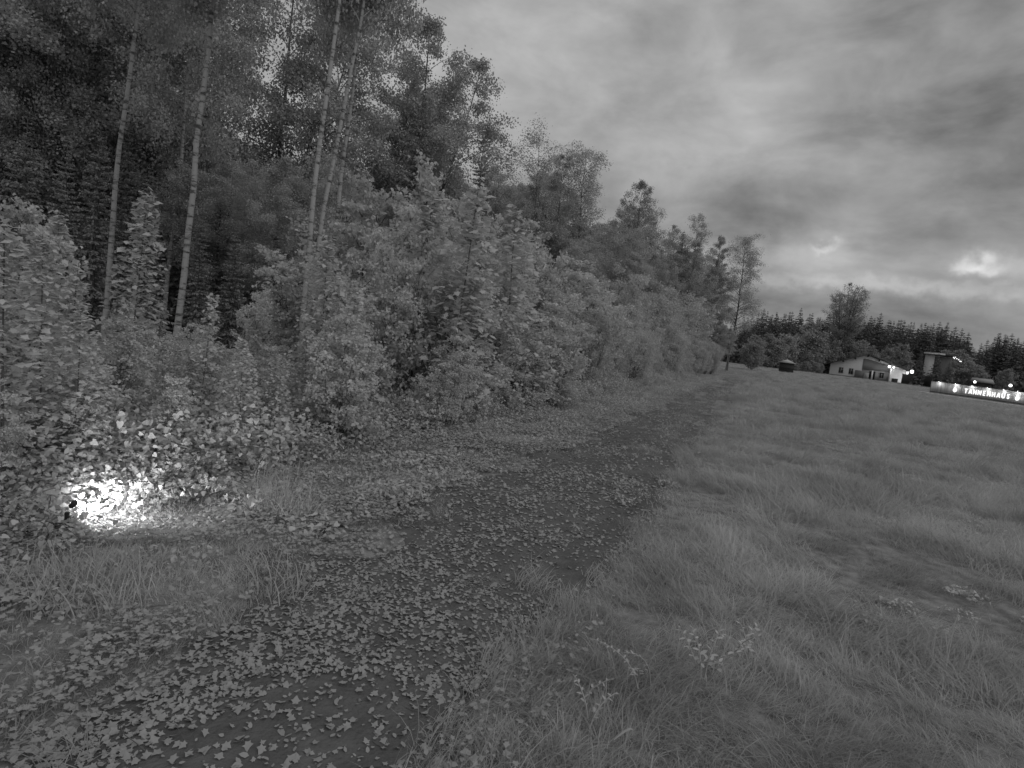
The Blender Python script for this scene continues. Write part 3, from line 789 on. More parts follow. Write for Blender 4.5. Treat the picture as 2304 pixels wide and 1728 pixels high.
# ------------------------------------------------------------------ shrubs at the edge of the wood
SH = []
for i in range(5):    # young maples with big flat leaves
    h = 4.0
    SH.append(broadleaf(400 + i, h, .22, (.62, .7, .55, .8, .66)[i], (64, 52, 76, 44, 60)[i], 8200, .085, M['bark'], M['maple_leaf'], r0=.026, el=(.95, .7), shape='cone' if i != 3 else 'oval',
                        fork=(5, 4, 7, 3, 5)[i], droop=False, gaps=.1, twigs=4, tmpl=MAPLE7, puff=.13))
SB = []
for i in range(4):    # finer-leaved bushes further on
    SB.append(broadleaf(420 + i, 4.0, .15, (.8, .65, .9, .75)[i], 84, 13000, .075, M['twig'], M['shrub_leaf'], r0=.03, el=(1.05, .8), shape='cone', fork=(7, 6, 8, 5)[i], droop=False, gaps=.08, twigs=5, tmpl=RHOMB, puff=.17))
def spire(seed, h, rad, nleaf, ls):
    """thin leader shoot with whorls of flat leaves"""
    g_ = np.random.default_rng(seed); T, C = Acc(), Acc()
    st = bend_line((0, 0, -.05), g_.uniform(0, 6), 1.5, 1.54, h, 12, g_, .3)
    T.tube(st, np.linspace(.016, .004, 13), 5)
    P = []
    nw = int(h / .11)
    for i in range(nw):
        t = .12 + .88 * i / nw; p = interp(st, t); rr = rad * (1 - t) ** .8 + .07
        for k in range(max(3, int(nleaf / nw))):
            a = g_.uniform(0, 6.28); q = rr * g_.random() ** .6
            P.append(p + np.array([math.cos(a) * q, math.sin(a) * q, g_.normal(0, .06) + q * .25]))
    P = np.array(P)
    C.leaves(MAPLE[0], MAPLE[1], P, rots(len(P), g_, .35, .35), ls * g_.uniform(.7, 1.2, len(P)))
    return T.mesh('stem', M['twig'], True), C.mesh('foliage', M['maple_leaf'])
SHX = [-60, 0, 50, 75, 100, 135, 160, 200, 230, 270, 300, 330, 400, 470, 490, 530, 560, 590, 640, 670, 720, 745, 760]
SHY = [150, 165, 195, 240, 300, 300, 345, 335, 255, 225, 230, 205, 200, 200, 215, 240, 285, 276, 290, 303, 325, 335, 348]
SHN = [190, 200, 225, 255, 300, 310, 345, 335, 328, 335, 335, 320, 210, 200, 215, 240, 285, 276, 290, 303, 325, 335, 348]
SP = [spire(450 + i, 3.0, (.55, .42, .65)[i], (900, 600, 1100)[i], .085) for i in range(3)]
rows = [  # lateral distance, s start, s end, count, height range, prototypes, group
 (5.9, -1.5, 20, 20, (1.5, 2.6), SH, 'front'),
 (7.2, -3, 30, 26, (2.8, 3.9), SH, 'second'),
 (9.0, -4, 34, 26, (3.4, 4.8), SH + SB[:1], 'third'),
 (11.3, -4, 40, 24, (3.6, 5.2), SH, 'rear'),
 (6.6, 21, 84, 36, (2.6, 4.3), SB, 'far front'),
 (9.4, 32, 86, 28, (3.6, 5.6), SB + SH[:2], 'far rear'),
]
rr_ = random.Random(21)
for L0, s0, s1, cnt, hr, protos, gname in rows:
    objs = []
    for i in range(cnt):
        u = (i + .5 + rr_.uniform(-.35, .35)) / cnt; s = s0 + (s1 - s0) * u; l = L0 + rr_.uniform(-.45, .45)
        l -= max(0, s - 60) * .045
        x, y = XY(s, l); h = rr_.uniform(*hr)
        # two gaps in the front rows at the left, where the dark wood shows between the shrubs
        px = project((x, y, 1.5))[0] if y > .5 else -100
        if y > 2 and px > -60:
            hor = 384 - F * math.tan(PITCH) + (px - 512) * math.tan(ROLL)
            cap = (hor - float(np.interp(px, SHX, SHY if gname in ('rear', 'far rear') else SHN))) * y / F + CAM_H - float(gz(x, y))
            if px < 340: cap *= .80 if (px > 95 or gname not in ('rear', 'third')) else .98
            if gname in ('rear', 'third', 'far rear'): h = max(1.2, cap * rr_.choice([.55, .75, .92, 1.05, 1.14])) if gname != 'third' else max(1.1, min(h * 1.1, cap * rr_.choice([.6, .85, .95, 1.05])))
            else: h = max(.8, min(h, cap) * rr_.choice([.55, .8, 1.0, 1.1]))
        me = rr_.choice(protos); k = h / 4.0
        if px < 100 and math.hypot(x, y) < 9: h *= .56
        if px < -40: h = min(h, 1.5) if math.hypot(x, y) < 8 else min(h, 2.6)
        k = h / 4.0
        maple = me in SH
        wd = rr_.uniform(.75, 1.3) * (1.0 if h > 2.7 else 1.1)
        o = plant('maple_shrub' if maple else 'leafy_shrub', (('stems', me[0]), ('foliage', me[1])), (x, y, float(gz(x, y))), rr_.uniform(0, 6.28), (k * wd, k * wd, k))
        tag(o, None, 'shrub', {'front': 'low shrubs of the nearest row', 'second': 'shrubs of the second row', 'third': 'shrubs of the third row', 'rear': 'shrubs of the rear row under the trees',
                               'far front': 'bushes of the front row far along the track', 'far rear': 'taller bushes behind the far front row'}[gname])
        objs.append(o)
    order_labels(objs, {'front': '%s low shrub from the left in the row nearest the track', 'second': '%s shrub from the left in the second row behind the low front shrubs',
                        'third': '%s tall shrub from the left in the third row, near half of the hedge', 'rear': '%s shrub from the left in the rear row under the tall trees',
                        'far front': '%s bush from the left along the far stretch of the track, front row', 'far rear': '%s taller bush from the left behind the far front row of bushes'}[gname],
                 'shrub of the %s row beyond the left edge of the view' % gname)
# notable saplings
for px, py, D, h, k, lab in ((133, 0, 10.5, 3.5, 0, 'tall thin sapling with a leafy spire standing before the dark gap'),
                             (122, 0, 7.6, 1.75, 1, 'short bright sapling rising just above the lamp-lit brambles'),
                             (327, 0, 11.5, 3.3, 2, 'sapling spire with stacked leaves below the nearest birch trunk'),
                             (205, 0, 8.2, 2.0, 1, 'thin sapling with a bare stem between the lit brambles and the maples'),
                             (60, 0, 9.6, 2.9, 2, 'pointed sapling near the left edge above the low weeds')):
    x, y, z = at(px, D)
    o = plant('sapling', (('stem', SP[k][0]), ('foliage', SP[k][1])), (x, y, z), rr_.uniform(0, 6), h / 3.0)
    tag(o, lab, 'sapling', 'single leafy saplings in the shrubs')

sp_objs = []
for i in range(30):
    px = rr_.uniform(-10, 660) if i > 9 else rr_.uniform(0, 330); s_ = None
    L0 = rr_.choice([6.2, 7.6, 9.2])
    v = ray(px, 384 - F * math.tan(PITCH) + (px - 512) * math.tan(ROLL)); dx, dy = v.x, v.y
    ll = dx * PN[0] + dy * PN[1]
    k_ = L0 / ll
    if k_ < 0 or k_ * dy > 60: continue
    x, y = dx * k_, dy * k_
    hor = 384 - F * math.tan(PITCH) + (px - 512) * math.tan(ROLL)
    cap = (hor - float(np.interp(px, SHX, SHN))) * y / F + CAM_H - float(gz(x, y))
    h = max(1.3, min(cap * rr_.uniform(.9, 1.12), 5.5))
    if px < 340: h *= .9
    o = plant('sapling', (('stem', SP[i % 3][0]), ('foliage', SP[i % 3][1])), (x, y, float(gz(x, y))), rr_.uniform(0, 6), (h / 3 * 1.15, h / 3 * 1.15, h / 3))
    tag(o, None, 'sapling', 'leafy spires sticking out of the shrubs'); sp_objs.append(o)
order_labels(sp_objs, '%s leafy spire from the left sticking up among the shrub row', 'leafy spire among the shrubs')

# ------------------------------------------------------------------ lamp-lit brambles at the left
lamp_p = ground(66, 537)
LITP = Vector(lamp_p)
bramble_leaf = mesh_np('bramble_leaf', HEART[0], HEART[1], M['lit_leaf'])
def bramble(loc, rad, h, n, seed, label):
    g_ = np.random.default_rng(seed)
    root = empty('bramble', loc); tag(root, label, 'bramble', 'brambles around the small lamp')
    A = Acc(); tips = []
    for i in range(16):
        az = g_.uniform(0, 6.28); Ls = bend_line((g_.normal(0, .15 * rad), g_.normal(0, .15 * rad), 0), az, 1.25, -.7, rad * g_.uniform(.9, 1.7), 9, g_, .15)
        Ls[:, 2] *= h / (rad * .8)
        Ls[:, 2] = np.maximum(Ls[:, 2], .02)
        A.tube(Ls, np.linspace(.006, .0025, 10), 4); tips.append(Ls)
    obj('canes', A.mesh('canes', M['twig'], True), root)
    P = np.array([interp(tips[g_.integers(16)], g_.random() ** .8) + g_.normal(0, .035, 3) for _ in range(n)])
    P[:, 2] = np.maximum(P[:, 2], .03)
    m_ = n * 4; Q = np.array([interp(tips[g_.integers(16)], g_.random() ** .7) + g_.normal(0, .06, 3) for _ in range(m_)]); Q[:, 2] = np.maximum(Q[:, 2] * .93, .03)
    F_ = Acc(); F_.leaves(HEART[0], HEART[1], Q, rots(m_, g_, .6, .5), g_.uniform(.03, .055, m_))
    o = obj('foliage', F_.mesh('foliage', M['lit_leaf']), root); o['kind'] = 'stuff'
    Rm = rots(n, g_, .6, .5)
    for k in range(n):
        o = bpy.data.objects.new('leaf', bramble_leaf); COL.objects.link(o); o.parent = root
        mm = Matrix([list(r_) for r_ in Rm[k] * g_.uniform(.038, .065)]).to_4x4(); mm.translation = P[k]
        o.matrix_local = mm
    return root
pb = LITP + Vector((.12, 1.0, 0)); pb.z = float(gz(pb.x, pb.y))
bramble(pb, 1.0, .6, 290, 71, 'brightly lit bramble mound right behind the small lamp')
q = ground(172, 498); bramble(Vector((q.x, q.y, float(gz(q.x, q.y)))), .5, .42, 150, 72, 'half-lit arching bramble to the right of the bright mound')
q = ground(38, 536); bramble(Vector((q.x, q.y, float(gz(q.x, q.y)))), .55, .32, 140, 73, 'low half-lit bramble at the far left of the bright mound')
# the lamp: spike, hood and lens, aimed into the brambles
aim = (Vector((.28, .80, .0))).normalized()
yaw = math.atan2(aim.x, aim.y)
lr = empty('garden_lamp', LITP + Vector((0, 0, .04)), -yaw); tag(lr, 'small dark spike lamp lighting up the brambles at the left', 'lamp')
mdark = mat('lamp_black', .03, .5)
A = Acc(); A.tube([(0, 0, -.3), (0, 0, .16)], [.010, .018], 8, True); obj('spike', A.mesh('spike', mdark, True), lr)
A = Acc(); A.tube([(0, .02, .20), (0, .022, .20), (0, .055, .225), (0, .06, .225)], [.012, .02, .026, .026], 12, True); obj('hood', A.mesh('hood', mdark, True), lr)
A = Acc(); A.tube([(0, .0625, .225), (0, .066, .225)], [.03, .03], 12, True); obj('lens', A.mesh('lens', emis('lens_glow', 6), True), lr)
ld = bpy.data.lights.new('garden_lamp_light', 'SPOT'); ld.energy = 170; ld.spot_size = R(150); ld.spot_blend = 1.0; ld.shadow_soft_size = .08
lo = bpy.data.objects.new('garden_lamp_light', ld); COL.objects.link(lo); lo.parent = lr
lo.location = (0, .085, .23); lo.rotation_euler = (R(80), 0, 0)

# ------------------------------------------------------------------ single plants in the foreground
willow_leaf = mesh_np('plant_leaf', OVAL[0] * np.array([.85, 1, 1]), OVAL[1], M['maple_leaf'])
def sprig(loc, n_st, h, nleaf, ls, label, seed, name='leafy_plant', cat='plant', lean=0.6):
    g_ = np.random.default_rng(seed); root = empty(name, loc); tag(root, label, cat)
    A = Acc()
    for i in range(n_st):
        az = g_.uniform(0, 6.28) if n_st > 2 else lean * 2
        st = bend_line((g_.normal(0, .04), g_.normal(0, .04), 0), az, 1.3, g_.uniform(-.1, .5), h * g_.uniform(.8, 1.2), 8, g_, .1)
        A.tube(st, np.linspace(.005, .002, 9), 5)
        for k in range(nleaf):
            t = .25 + .75 * k / nleaf; p = interp(st, t); a = az + (1.3 if k % 2 else -1.3) + g_.normal(0, .4)
            o = bpy.data.objects.new('leaf', willow_leaf); COL.objects.link(o); o.parent = root
            o.location = p; o.rotation_euler = (g_.uniform(-.2, .7), g_.normal(0, .3), a - 1.57)
            k_ = ls * (1.15 - .5 * t) * g_.uniform(.8, 1.2); o.scale = (k_, k_, k_)
    obj('stem', A.mesh('stem', M['green_stem'], True), root)
    return root
q = ground(700, 692); sprig((q.x, q.y, q.z + .1), 6, .30, 9, .05, 'leafy weed with pale oval leaves standing in the long grass, right of the track', 31)
q = ground(735, 672); sprig((q.x, q.y, q.z + .1), 5, .26, 8, .045, 'smaller oval-leaved weed just behind and right of the larger one', 32)
q = ground(640, 712); sprig((q.x, q.y, q.z + .12), 3, .4, 14, .032, 'arching sprig with two rows of small leaves lying over the grass', 33, lean=.1)
q = ground(588, 735); sprig((q.x, q.y, q.z + .08), 3, .26, 9, .036, 'short leafy sprig over the dark hollow in the grass near the bottom', 34, lean=1.2)
def clump(px, py, h, n, w, lean, seed, label, rad=.1):
    q = ground(px, py); me = tuft(seed, n, h, rad, lean, w, 5, .5, 1.8, M['verge_grass'])
    o = obj('grass_clump', me, None, (q.x, q.y, q.z), (0, 0, seed)); tag(o, label, 'grass clump')
    o['group'] = 'separate clumps of grass by the track'; o['kind'] = 'stuff'
clump(560, 762, .2, 150, .008, .5, 41, 'bright broad-bladed grass clump at the bottom edge beside the track')
clump(503, 745, .15, 130, .006, .3, 42, 'low bright grass clump on the track edge, left of the broad-bladed one')
clump(268, 512, .62, 130, .006, .35, 43, 'tall thin upright grass clump between the brambles and the maples', .22)
clump(295, 520, .5, 110, .006, .5, 44, 'second upright grass clump close right of the tallest one', .2)
clump(550, 640, .2, 150, .006, .6, 45, 'spiky grass clump on the right edge of the track')
clump(62, 590, .3, 260, .007, .4, 46, 'soft pale grass patch below the lit brambles', .35)
clump(95, 600, .28, 260, .007, .5, 47, 'soft pale grass patch right beside the first one below the brambles', .35)
# a long curled dead blade
q = ground(612, 752); A = Acc(); cv = []
for i in range(9):
    t = i / 8; cv.append((.20 * math.sin(t * 2.0), -.10 * t, .10 + .12 * math.sin(t * 2.6)))
cv = np.array(cv); wdt = .014 * np.sin(np.linspace(.35, 3.0, 9)) + .003
Vb = np.stack([cv - np.array([0, 1, .3]) * wdt[:, None], cv + np.array([0, .2, .6]) * wdt[:, None] * .2, cv + np.array([0, 1, -.3]) * wdt[:, None]], 1)
f = []
for i in range(8):
    for k in range(2): f.append([3 * i + k, 3 * i + k + 1, 3 * i + k + 4, 3 * i + k + 3])
A.add(Vb.reshape(-1, 3), f4=f); o = obj('curled_blade', A.mesh('curled_blade', M['maple_leaf'], True), None, (q.x, q.y, q.z + .02), (0, 0, .6), .45)
tag(o, 'single wide curled leaf blade arching over the grass at the bottom', 'leaf blade')

# ------------------------------------------------------------------ far spruces and trees round the houses
fs = []
rf = random.Random(8)
FS = [(745, 318), (755, 313), (771, 311), (782, 314), (793, 310), (799, 319), (807, 312), (817, 314), (840, 318), (871, 317), (879, 323), (886, 320), (900, 324), (916, 322), (927, 323), (936, 325), (942, 329), (950, 333), (959, 332), (965, 347), (975, 344), (981, 341), (990, 337), (1001, 334), (1012, 338), (1024, 340), (1150, 350)]
for i in range(124):
    t = (i + rf.random() * .8) / 124; px = 738 + (1150 - 738) * t; D = rf.uniform(185, 215)
    x, y, z = at(px, D); hy = 384 - F * math.tan(PITCH) + (px - 512) * math.tan(ROLL)
    top = np.interp(px, [a for a, _ in FS], [b for _, b in FS]) + rf.choice([0, 1, 3, 5, 8, -2]) 
    h = max(9, (hy - top) * D / F + CAM_H - z + .8)
    key = 'far_spruce%d' % rf.randrange(4)
    o = plant('spruce_tree', (('trunk', B[key][0]), ('crown', B[key][1])), (x, y, z), rf.uniform(0, 6.28), (h / 20 * rf.uniform(1.0, 1.5),) * 2 + (h / 20,))
    tag(o, None, 'spruce', 'dark spruces of the far treeline'); fs.append(o)
order_labels(fs, '%s dark spruce from the left in the front of the far treeline', 'dark spruce of the far treeline beyond the right edge of the view')
fs = []
for i in range(110):
    t = (i + rf.random()) / 110; px = 690 + (1200 - 690) * t; D = rf.uniform(222, 262)
    x, y, z = at(px, D); hy = 384 - F * math.tan(PITCH) + (px - 512) * math.tan(ROLL)
    top = np.interp(px, [a for a, _ in FS], [b for _, b in FS]) + rf.uniform(3, 9)
    h = max(9, (hy - top) * D / F + CAM_H - z)
    key = 'far_spruce%d' % rf.randrange(4)
    o = plant('spruce_tree', (('trunk', B[key][0]), ('crown', B[key][1])), (x, y, z), rf.uniform(0, 6.28), (h / 20 * 1.6,) * 2 + (h / 20,))
    tag(o, 'dark spruce hidden in the mass behind the front of the far treeline', 'spruce', 'spruces in the mass behind the far treeline')
tree('spreading_tree', 'fan', 836, 172, 25.5, 'large vase-shaped tree with an airy crown rising behind the gabled house', 'tree', rz=1.0, wide=.95)
GR = 'round trees between the houses and the spruces'
for px, D, h, k, wd, lab, nm in (
    (752, 118, 6.5, 0, 1.0, 'pale round tree at the end of the hedge, left of the small shed', 'garden_tree'),
    (768, 150, 8.0, 1, 1.2, 'round bush-like tree behind the small shed, to its left', 'garden_tree'),
    (782, 160, 9.0, 2, 1.3, 'grey-green round tree directly behind the small shed', 'garden_tree'),
    (806, 168, 13.0, 0, 1.05, 'tall rounded tree left of the vase-shaped tree', 'garden_tree'),
    (822, 172, 11.0, 1, 1.2, 'dense tree touching the left side of the vase-shaped tree', 'garden_tree'),
    (858, 178, 10.5, 2, 1.3, 'rounded tree at the foot of the vase-shaped tree, to its right', 'garden_tree'),
    (840, 176, 12.0, 0, 1.0, 'dense tree in front of the trunk of the vase-shaped tree', 'garden_tree'),
    (868, 168, 8.6, 1, 1.0, 'small pale round tree over the ridge of the gabled house', 'garden_tree'),
    (884, 172, 9.0, 2, .9, 'narrow pale tree right of the ridge of the gabled house', 'garden_tree'),
    (897, 172, 10.5, 2, 1.0, 'pale tree over the lamp at the right end of the gabled house', 'garden_tree'),
    (940, 182, 10.5, 0, 1.1, 'pale tree behind the second house', 'garden_tree'),
    (955, 182, 11.0, 1, 1.2, 'broad dull tree right of the second house', 'garden_tree'),
    (975, 178, 7, 0, 1.0, 'dull tree over the middle of the lit fence', 'garden_tree'),
    (1005, 176, 7, 1, 1.0, 'dull tree over the right half of the lit fence', 'garden_tree'),
    (1030, 176, 7, 2, 1.0, 'dull tree over the right end of the lit fence', 'garden_tree')):
    tree(nm, 'far_round%d' % k, px, D, h, lab, 'tree', GR, wide=wd)
for px, D, h, k, lab in ((917, 140, 8.2, 1, 'dark spruce left of the second house, behind the board fence'),
                         (934, 140, 8.2, 0, 'dark spruce in front of the second house'),
                         (946, 143, 6.5, 2, 'small dark spruce at the right corner of the second house')):
    tree('spruce_tree', 'far_spruce%d' % k, px, D, h, lab, 'spruce', 'dark spruces beside the second house', wide=1.4)
# low bushes along the house front
for i, (px, D, h) in enumerate(((805, 150, 2.6), (812, 151, 3.0), (820, 152, 2.6), (796, 148, 2.0))):
    tree('garden_bush', 'far_round%d' % (i % 3), px, D, h, ['second', 'third', 'fourth', 'first'][i] + ' low bush from the left between the small shed and the gabled house', 'bush', 'low bushes beside the shed', wide=1.3)

# ------------------------------------------------------------------ gabled house
mw = mat('render_white', .85, .9, .06, 3)
mwood = mat('dark_cladding', .30, .9, .1, 3)
mdk = mat('dark_trim', .035, .8)
mroof = mat('roof_sheet', .06, .8, .1, 2)
mglass = mat('window_glass', .03, .15, spec=.6)
mfr = mat('window_frame', .5, .6)
mlit = emis('lamp_globe', 4)
def box_obj(name, parent, material, *bx):
    A = Acc()
    for b in bx: A.box(*b)
    return obj(name, A.mesh(name, material), parent)
HD = 160.0
hx, hy_, hz0 = at(829.5, HD)
hz0 = float(gz(hx + 9, HD)) - .05
W = 19.2; AP = 9.1          # width, apex position
HR = R(-27)
house = empty('gabled_house', (hx, HD, hz0), HR, (.87, 1, 1))
def hl(x, y, z): x *= .87; return (hx + x * math.cos(HR) - y * math.sin(HR), HD + x * math.sin(HR) + y * math.cos(HR), hz0 + z)
tag(house, 'low white gabled house with a wide dark roof edge, beyond the meadow', 'house')
def gable_pts(x0, x1, el, ah, er, y):   # left eave z, apex z, right eave z
    return [(x0, y, 0), (x1, y, 0), (x1, y, er), (AP, y, ah), (x0, y, el)]
A = Acc()
fr = np.array(gable_pts(0, W, 3.05, 6.1, 3.3, 0)); bk = fr + np.array([0, 11, 0])
A.add(np.vstack([fr, bk]), f3=[[0, 1, 2], [0, 2, 4], [2, 3, 4], [5, 7, 6], [5, 9, 7], [7, 9, 8]], f4=[[0, 4, 9, 5], [1, 6, 7, 2]])
obj('wall', A.mesh('wall', mw), house)
# timber-clad middle of the gable, standing proud of the render
A = Acc()
def slab(pts, y0, y1):
    n = len(pts); V = [(a, y0, b) for a, b in pts] + [(a, y1, b) for a, b in pts]
    A.add(V, f3=[[0, i, i + 1] for i in range(1, n - 1)] + [[n, n + i + 1, n + i] for i in range(1, n - 1)], f4=[[i, i + n, (i + 1) % n + n, (i + 1) % n] for i in range(n)])
slab([(8.3, 2.35), (15.3, 2.35), (15.3, 3.95), (AP + .2, 5.1), (8.3, 5.1)], -.08, -.01)
obj('timber_gable', A.mesh('timber_gable', mwood), house)
A = Acc(); slab([(8.3, 0), (15.3, 0), (15.3, 2.3), (8.3, 2.3)], -.05, -.01); obj('timber_wall', A.mesh('timber_wall', mat('cladding_low', .36, .9, .1, 3)), house)
# roof: two thick slopes with eaves and a dark fascia
ov = 1.3
def slope(xa, za, xb, zb, th=.28):
    A = Acc(); V = []
    for y in (-1.2, 12.0):
        V += [(xa, y, za), (xb, y, zb), (xb, y, zb + th), (xa, y, za + th)]
    A.add(V, f4=[[0, 1, 2, 3], [4, 7, 6, 5], [3, 2, 6, 7], [0, 4, 5, 1], [0, 3, 7, 4], [1, 5, 6, 2]])
    return A
kl = (6.1 - 3.05) / AP; kr = (6.1 - 3.3) / (W - AP)
obj('roof', slope(-ov * 1.6, 3.05 - ov * 1.6 * kl + .03, AP, 6.13).mesh('roof', mroof), house)
obj('roof', slope(AP + .005, 6.13, W + ov * .5, 3.3 - ov * .5 * kr + .03).mesh('roof', mroof), house)
for bx, in ((3.2,), (6.2,), (9.3,), (12.3,), (15.2,)):
    zz_ = (3.05 + bx * kl if bx < AP else 6.1 - (bx - AP) * kr) - .42
    box_obj('purlin', house, mdk, (bx - .2, bx + .2, -1.1, -.1, zz_, zz_ + .38))
for (x0, x1, z0, z1) in ((2.4, 3.5, .85, 2.25), (5.05, 6.1, .85, 2.25), (12.9, 14.0, .7, 2.0)):
    f_ = box_obj('window', house, mfr, (x0 - .08, x0, -.16, -.06, z0 - .08, z1 + .08), (x1, x1 + .08, -.16, -.06, z0 - .08, z1 + .08), (x0, x1, -.16, -.06, z1, z1 + .08), (x0, x1, -.16, -.06, z0 - .08, z0), ((x0 + x1) / 2 - .03, (x0 + x1) / 2 + .03, -.15, -.07, z0, z1))
    box_obj('pane', f_, mglass, (x0, x1, -.12, -.10, z0, z1))
box_obj('porch_screen', house, mat('porch', .17, .9, .1, 2), (6.6, 10.2, -1.4, -1.3, 0, 2.0), (6.6, 6.7, -1.3, -.06, 0, 2.0))
box_obj('porch_screen', house, mwood, (8.9, 10.2, -1.52, -1.42, 0, 1.6))
box_obj('door', house, mdk, (10.25, 10.8, -.14, -.06, 0, 2.1))
box_obj('door', house, mdk, (11.3, 11.8, -.14, -.06, 0, 2.1))
box_obj('post', house, mw, (10.85, 11.25, -.5, -.1, 0, 2.35))
box_obj('garage_door', house, mdk, (16.1, 17.6, -.1, -.02, 0, .95))
box_obj('side_wall', house, mw, (15.35, 15.6, -1.1, -.02, 0, 3.3))
box_obj('plinth', house, mat('plinth', .2), (-.1, 8.25, -.14, -.02, 0, .3))
def globe(r, k=8):
    A = Acc(); th = np.linspace(-1.57, 1.57, 7)
    A.tube([(0, 0, math.sin(t) * r) for t in th], [max(.01, math.cos(t) * r) for t in th], 10)
    return A
def lamp_on(parent_name, loc, r, power, label, arm=None, group='lamps burning by the houses', e=None):
    root = empty(parent_name, loc); tag(root, label, 'lamp', group)
    obj('globe', globe(r).mesh('globe', e or mlit, True), root)
    A = Acc()
    if arm == 'post': A.tube([(0, .0, -r * .9), (0, 0, float(gz(loc[0], loc[1])) - loc[2] - .1)], [.04, .06], 6, True)
    else: A.tube([(0, r * .8, 0), (0, r + .25, .05)], [.04, .04], 6, True)
    obj('post' if arm == 'post' else 'bracket', A.mesh('bracket', mdk, True), root)
    if power:
        l_ = bpy.data.lights.new('lamp_light', 'POINT'); l_.energy = power; l_.shadow_soft_size = r
        lo_ = bpy.data.objects.new('lamp_light', l_); COL.objects.link(lo_); lo_.parent = root; lo_.location = (0, -r - .12, -.05)
    return root
lamp_on('wall_lamp', hl(14.9, -1.6, 3.75), .30, 25, 'round lamp under the right roof slope of the gabled house')
lamp_on('wall_lamp', hl(15.95, -1.5, 3.65), .18, 45, 'smaller lamp right beside the round one under the roof slope')
lamp_on('wall_lamp', hl(20.6, -.9, 3.1), .42, 30, 'large upper lamp off the right corner of the gabled house', 'post')
lamp_on('wall_lamp', hl(19.8, -1.2, 1.15), .42, 20, 'large lower lamp at the right corner of the gabled house', 'post')
strip = obj('lit_panel', None); COL.objects.unlink(strip); bpy.data.objects.remove(strip)
A = Acc(); A.add([(W + .12, -.3, .95), (W + .45, -.3, 1.6), (W + .75, -.3, 3.0), (W + .12, -.3, 3.0), (W + .12, -.1, .95), (W + .45, -.1, 1.6), (W + .75, -.1, 3.0), (W + .12, -.1, 3.0)],
                 f4=[[0, 1, 2, 3], [4, 7, 6, 5], [0, 4, 5, 1], [1, 5, 6, 2], [2, 6, 7, 3], [3, 7, 4, 0]])
obj('lit_panel', A.mesh('lit_panel', emis('lit_panel', 1.3)), house)

# second house, half hidden by spruces
x2, y2, z2 = at(921, 158)
h2 = empty('second_house', (x2, y2, z2), R(-34), (.8, 1, 1)); tag(h2, 'pale two-storey house half hidden behind dark spruces', 'house')
box_obj('wall', h2, mat('wall_grey', .42, .9, .05, 2), (0, 2.6, 0, 8, 0, 8.1))
box_obj('wall', h2, mat('wall_dark', .12, .9, .05, 2), (2.62, 7.2, .3, 8, 0, 7.7))
box_obj('fascia', h2, mat('fascia', .55), (-.5, 5.2, -.6, -.4, 8.15, 8.55))
box_obj('roof', h2, mroof, (-.7, 8.0, -.38, 8.6, 8.15, 8.5))
box_obj('balcony', h2, mat('balcony', .35), (1.2, 4.6, -.9, -.05, 2.6, 3.1))
lr2 = empty('lamp_cluster', (x2 + 5.3, y2 - 4.3, z2 + 7.5), R(-34)); tag(lr2, 'string of small bright lights under the roof corner of the second house', 'lights')
for k, (a, b) in enumerate(((-.9, .35), (-.55, .42), (-.2, .1), (.2, -.1), (.5, -.45), (.75, -.5), (-.7, .1))):
    obj('bulb', globe(.13).mesh('bulb', emis('bulb', 1.3), True), lr2, (a, 0, b))
A = Acc(); A.tube([(-1, .15, .55), (0, .15, .15), (.9, .15, -.5)], .03, 5, True); obj('cable', A.mesh('cable', mdk), lr2)

# small shed on the left of the house
xs, ys, zs = at(786.5, 128)
sh = empty('garden_shed', (xs, ys, zs), R(-20)); tag(sh, 'small dark shed with a pale hipped roof at the end of the track', 'shed')
msh = mat('shed_board', .055, .9, .1, 6)
box_obj('wall', sh, msh, (-1.35, 1.35, -1.2, 1.2, 0, 2.0))
box_obj('rail', sh, mdk, (-1.45, 1.45, -1.3, -1.22, .85, 1.0))
A = Acc(); A.add([(-1.75, -1.6, 2.0), (1.75, -1.6, 2.0), (1.75, 1.6, 2.0), (-1.75, 1.6, 2.0), (0, 0, 2.75)], f3=[[0, 1, 4], [1, 2, 4], [2, 3, 4], [3, 0, 4]], f4=[[0, 3, 2, 1]])
obj('roof', A.mesh('roof', mat('shed_roof', .42, .6)), sh)

# ------------------------------------------------------------------ lit fence with the name
FA = ground(929.5, 393.2); FB_ = ground(1024, 406.6)
FA.z = float(gz(FA.x, FA.y)); FB_.z = float(gz(FB_.x, FB_.y))
dv = Vector((FB_.x - FA.x, FB_.y - FA.y, 0)); FL = dv.length; fa = math.atan2(dv.y, dv.x)
LT = FL * 1.45; FH = 2.05
slopez = (FB_.z - FA.z) / FL
fence = empty('board_fence', (FA.x, FA.y, FA.z), fa); tag(fence, 'long pale board fence lit from above, with glowing letters on it', 'fence')
mboard = mat('fence_board', .50, .85, .32, 1.0, .2, .2, (6, 1, .25))
nb = 9; pw = LT / nb
for k in range(nb):
    A = Acc(); g_ = np.random.default_rng(700 + k)
    x = k * pw
    while x < (k + 1) * pw - .02:
        w = .14; dz = g_.normal(0, .008)
        A.box(x, min(x + w - .012, (k + 1) * pw), -.012 + g_.normal(0, .004), .012, .12, FH + dz, 0, (0, 0, slopez * x)); x += w
    o = obj('planks', A.mesh('planks', mboard), fence); o['kind'] = 'stuff'
for k in range(nb + 1):
    box_obj('post', fence, mdk, (k * pw - .05, k * pw + .05, .03, .14, 0, FH)).location.z = slopez * k * pw
A = Acc(); A.box(0, LT, -.07, .09, FH + .03, FH + .10); o = obj('cap_rail', A.mesh('cap_rail', mdk), fence); o.rotation_euler = (0, -math.atan(slopez), 0)
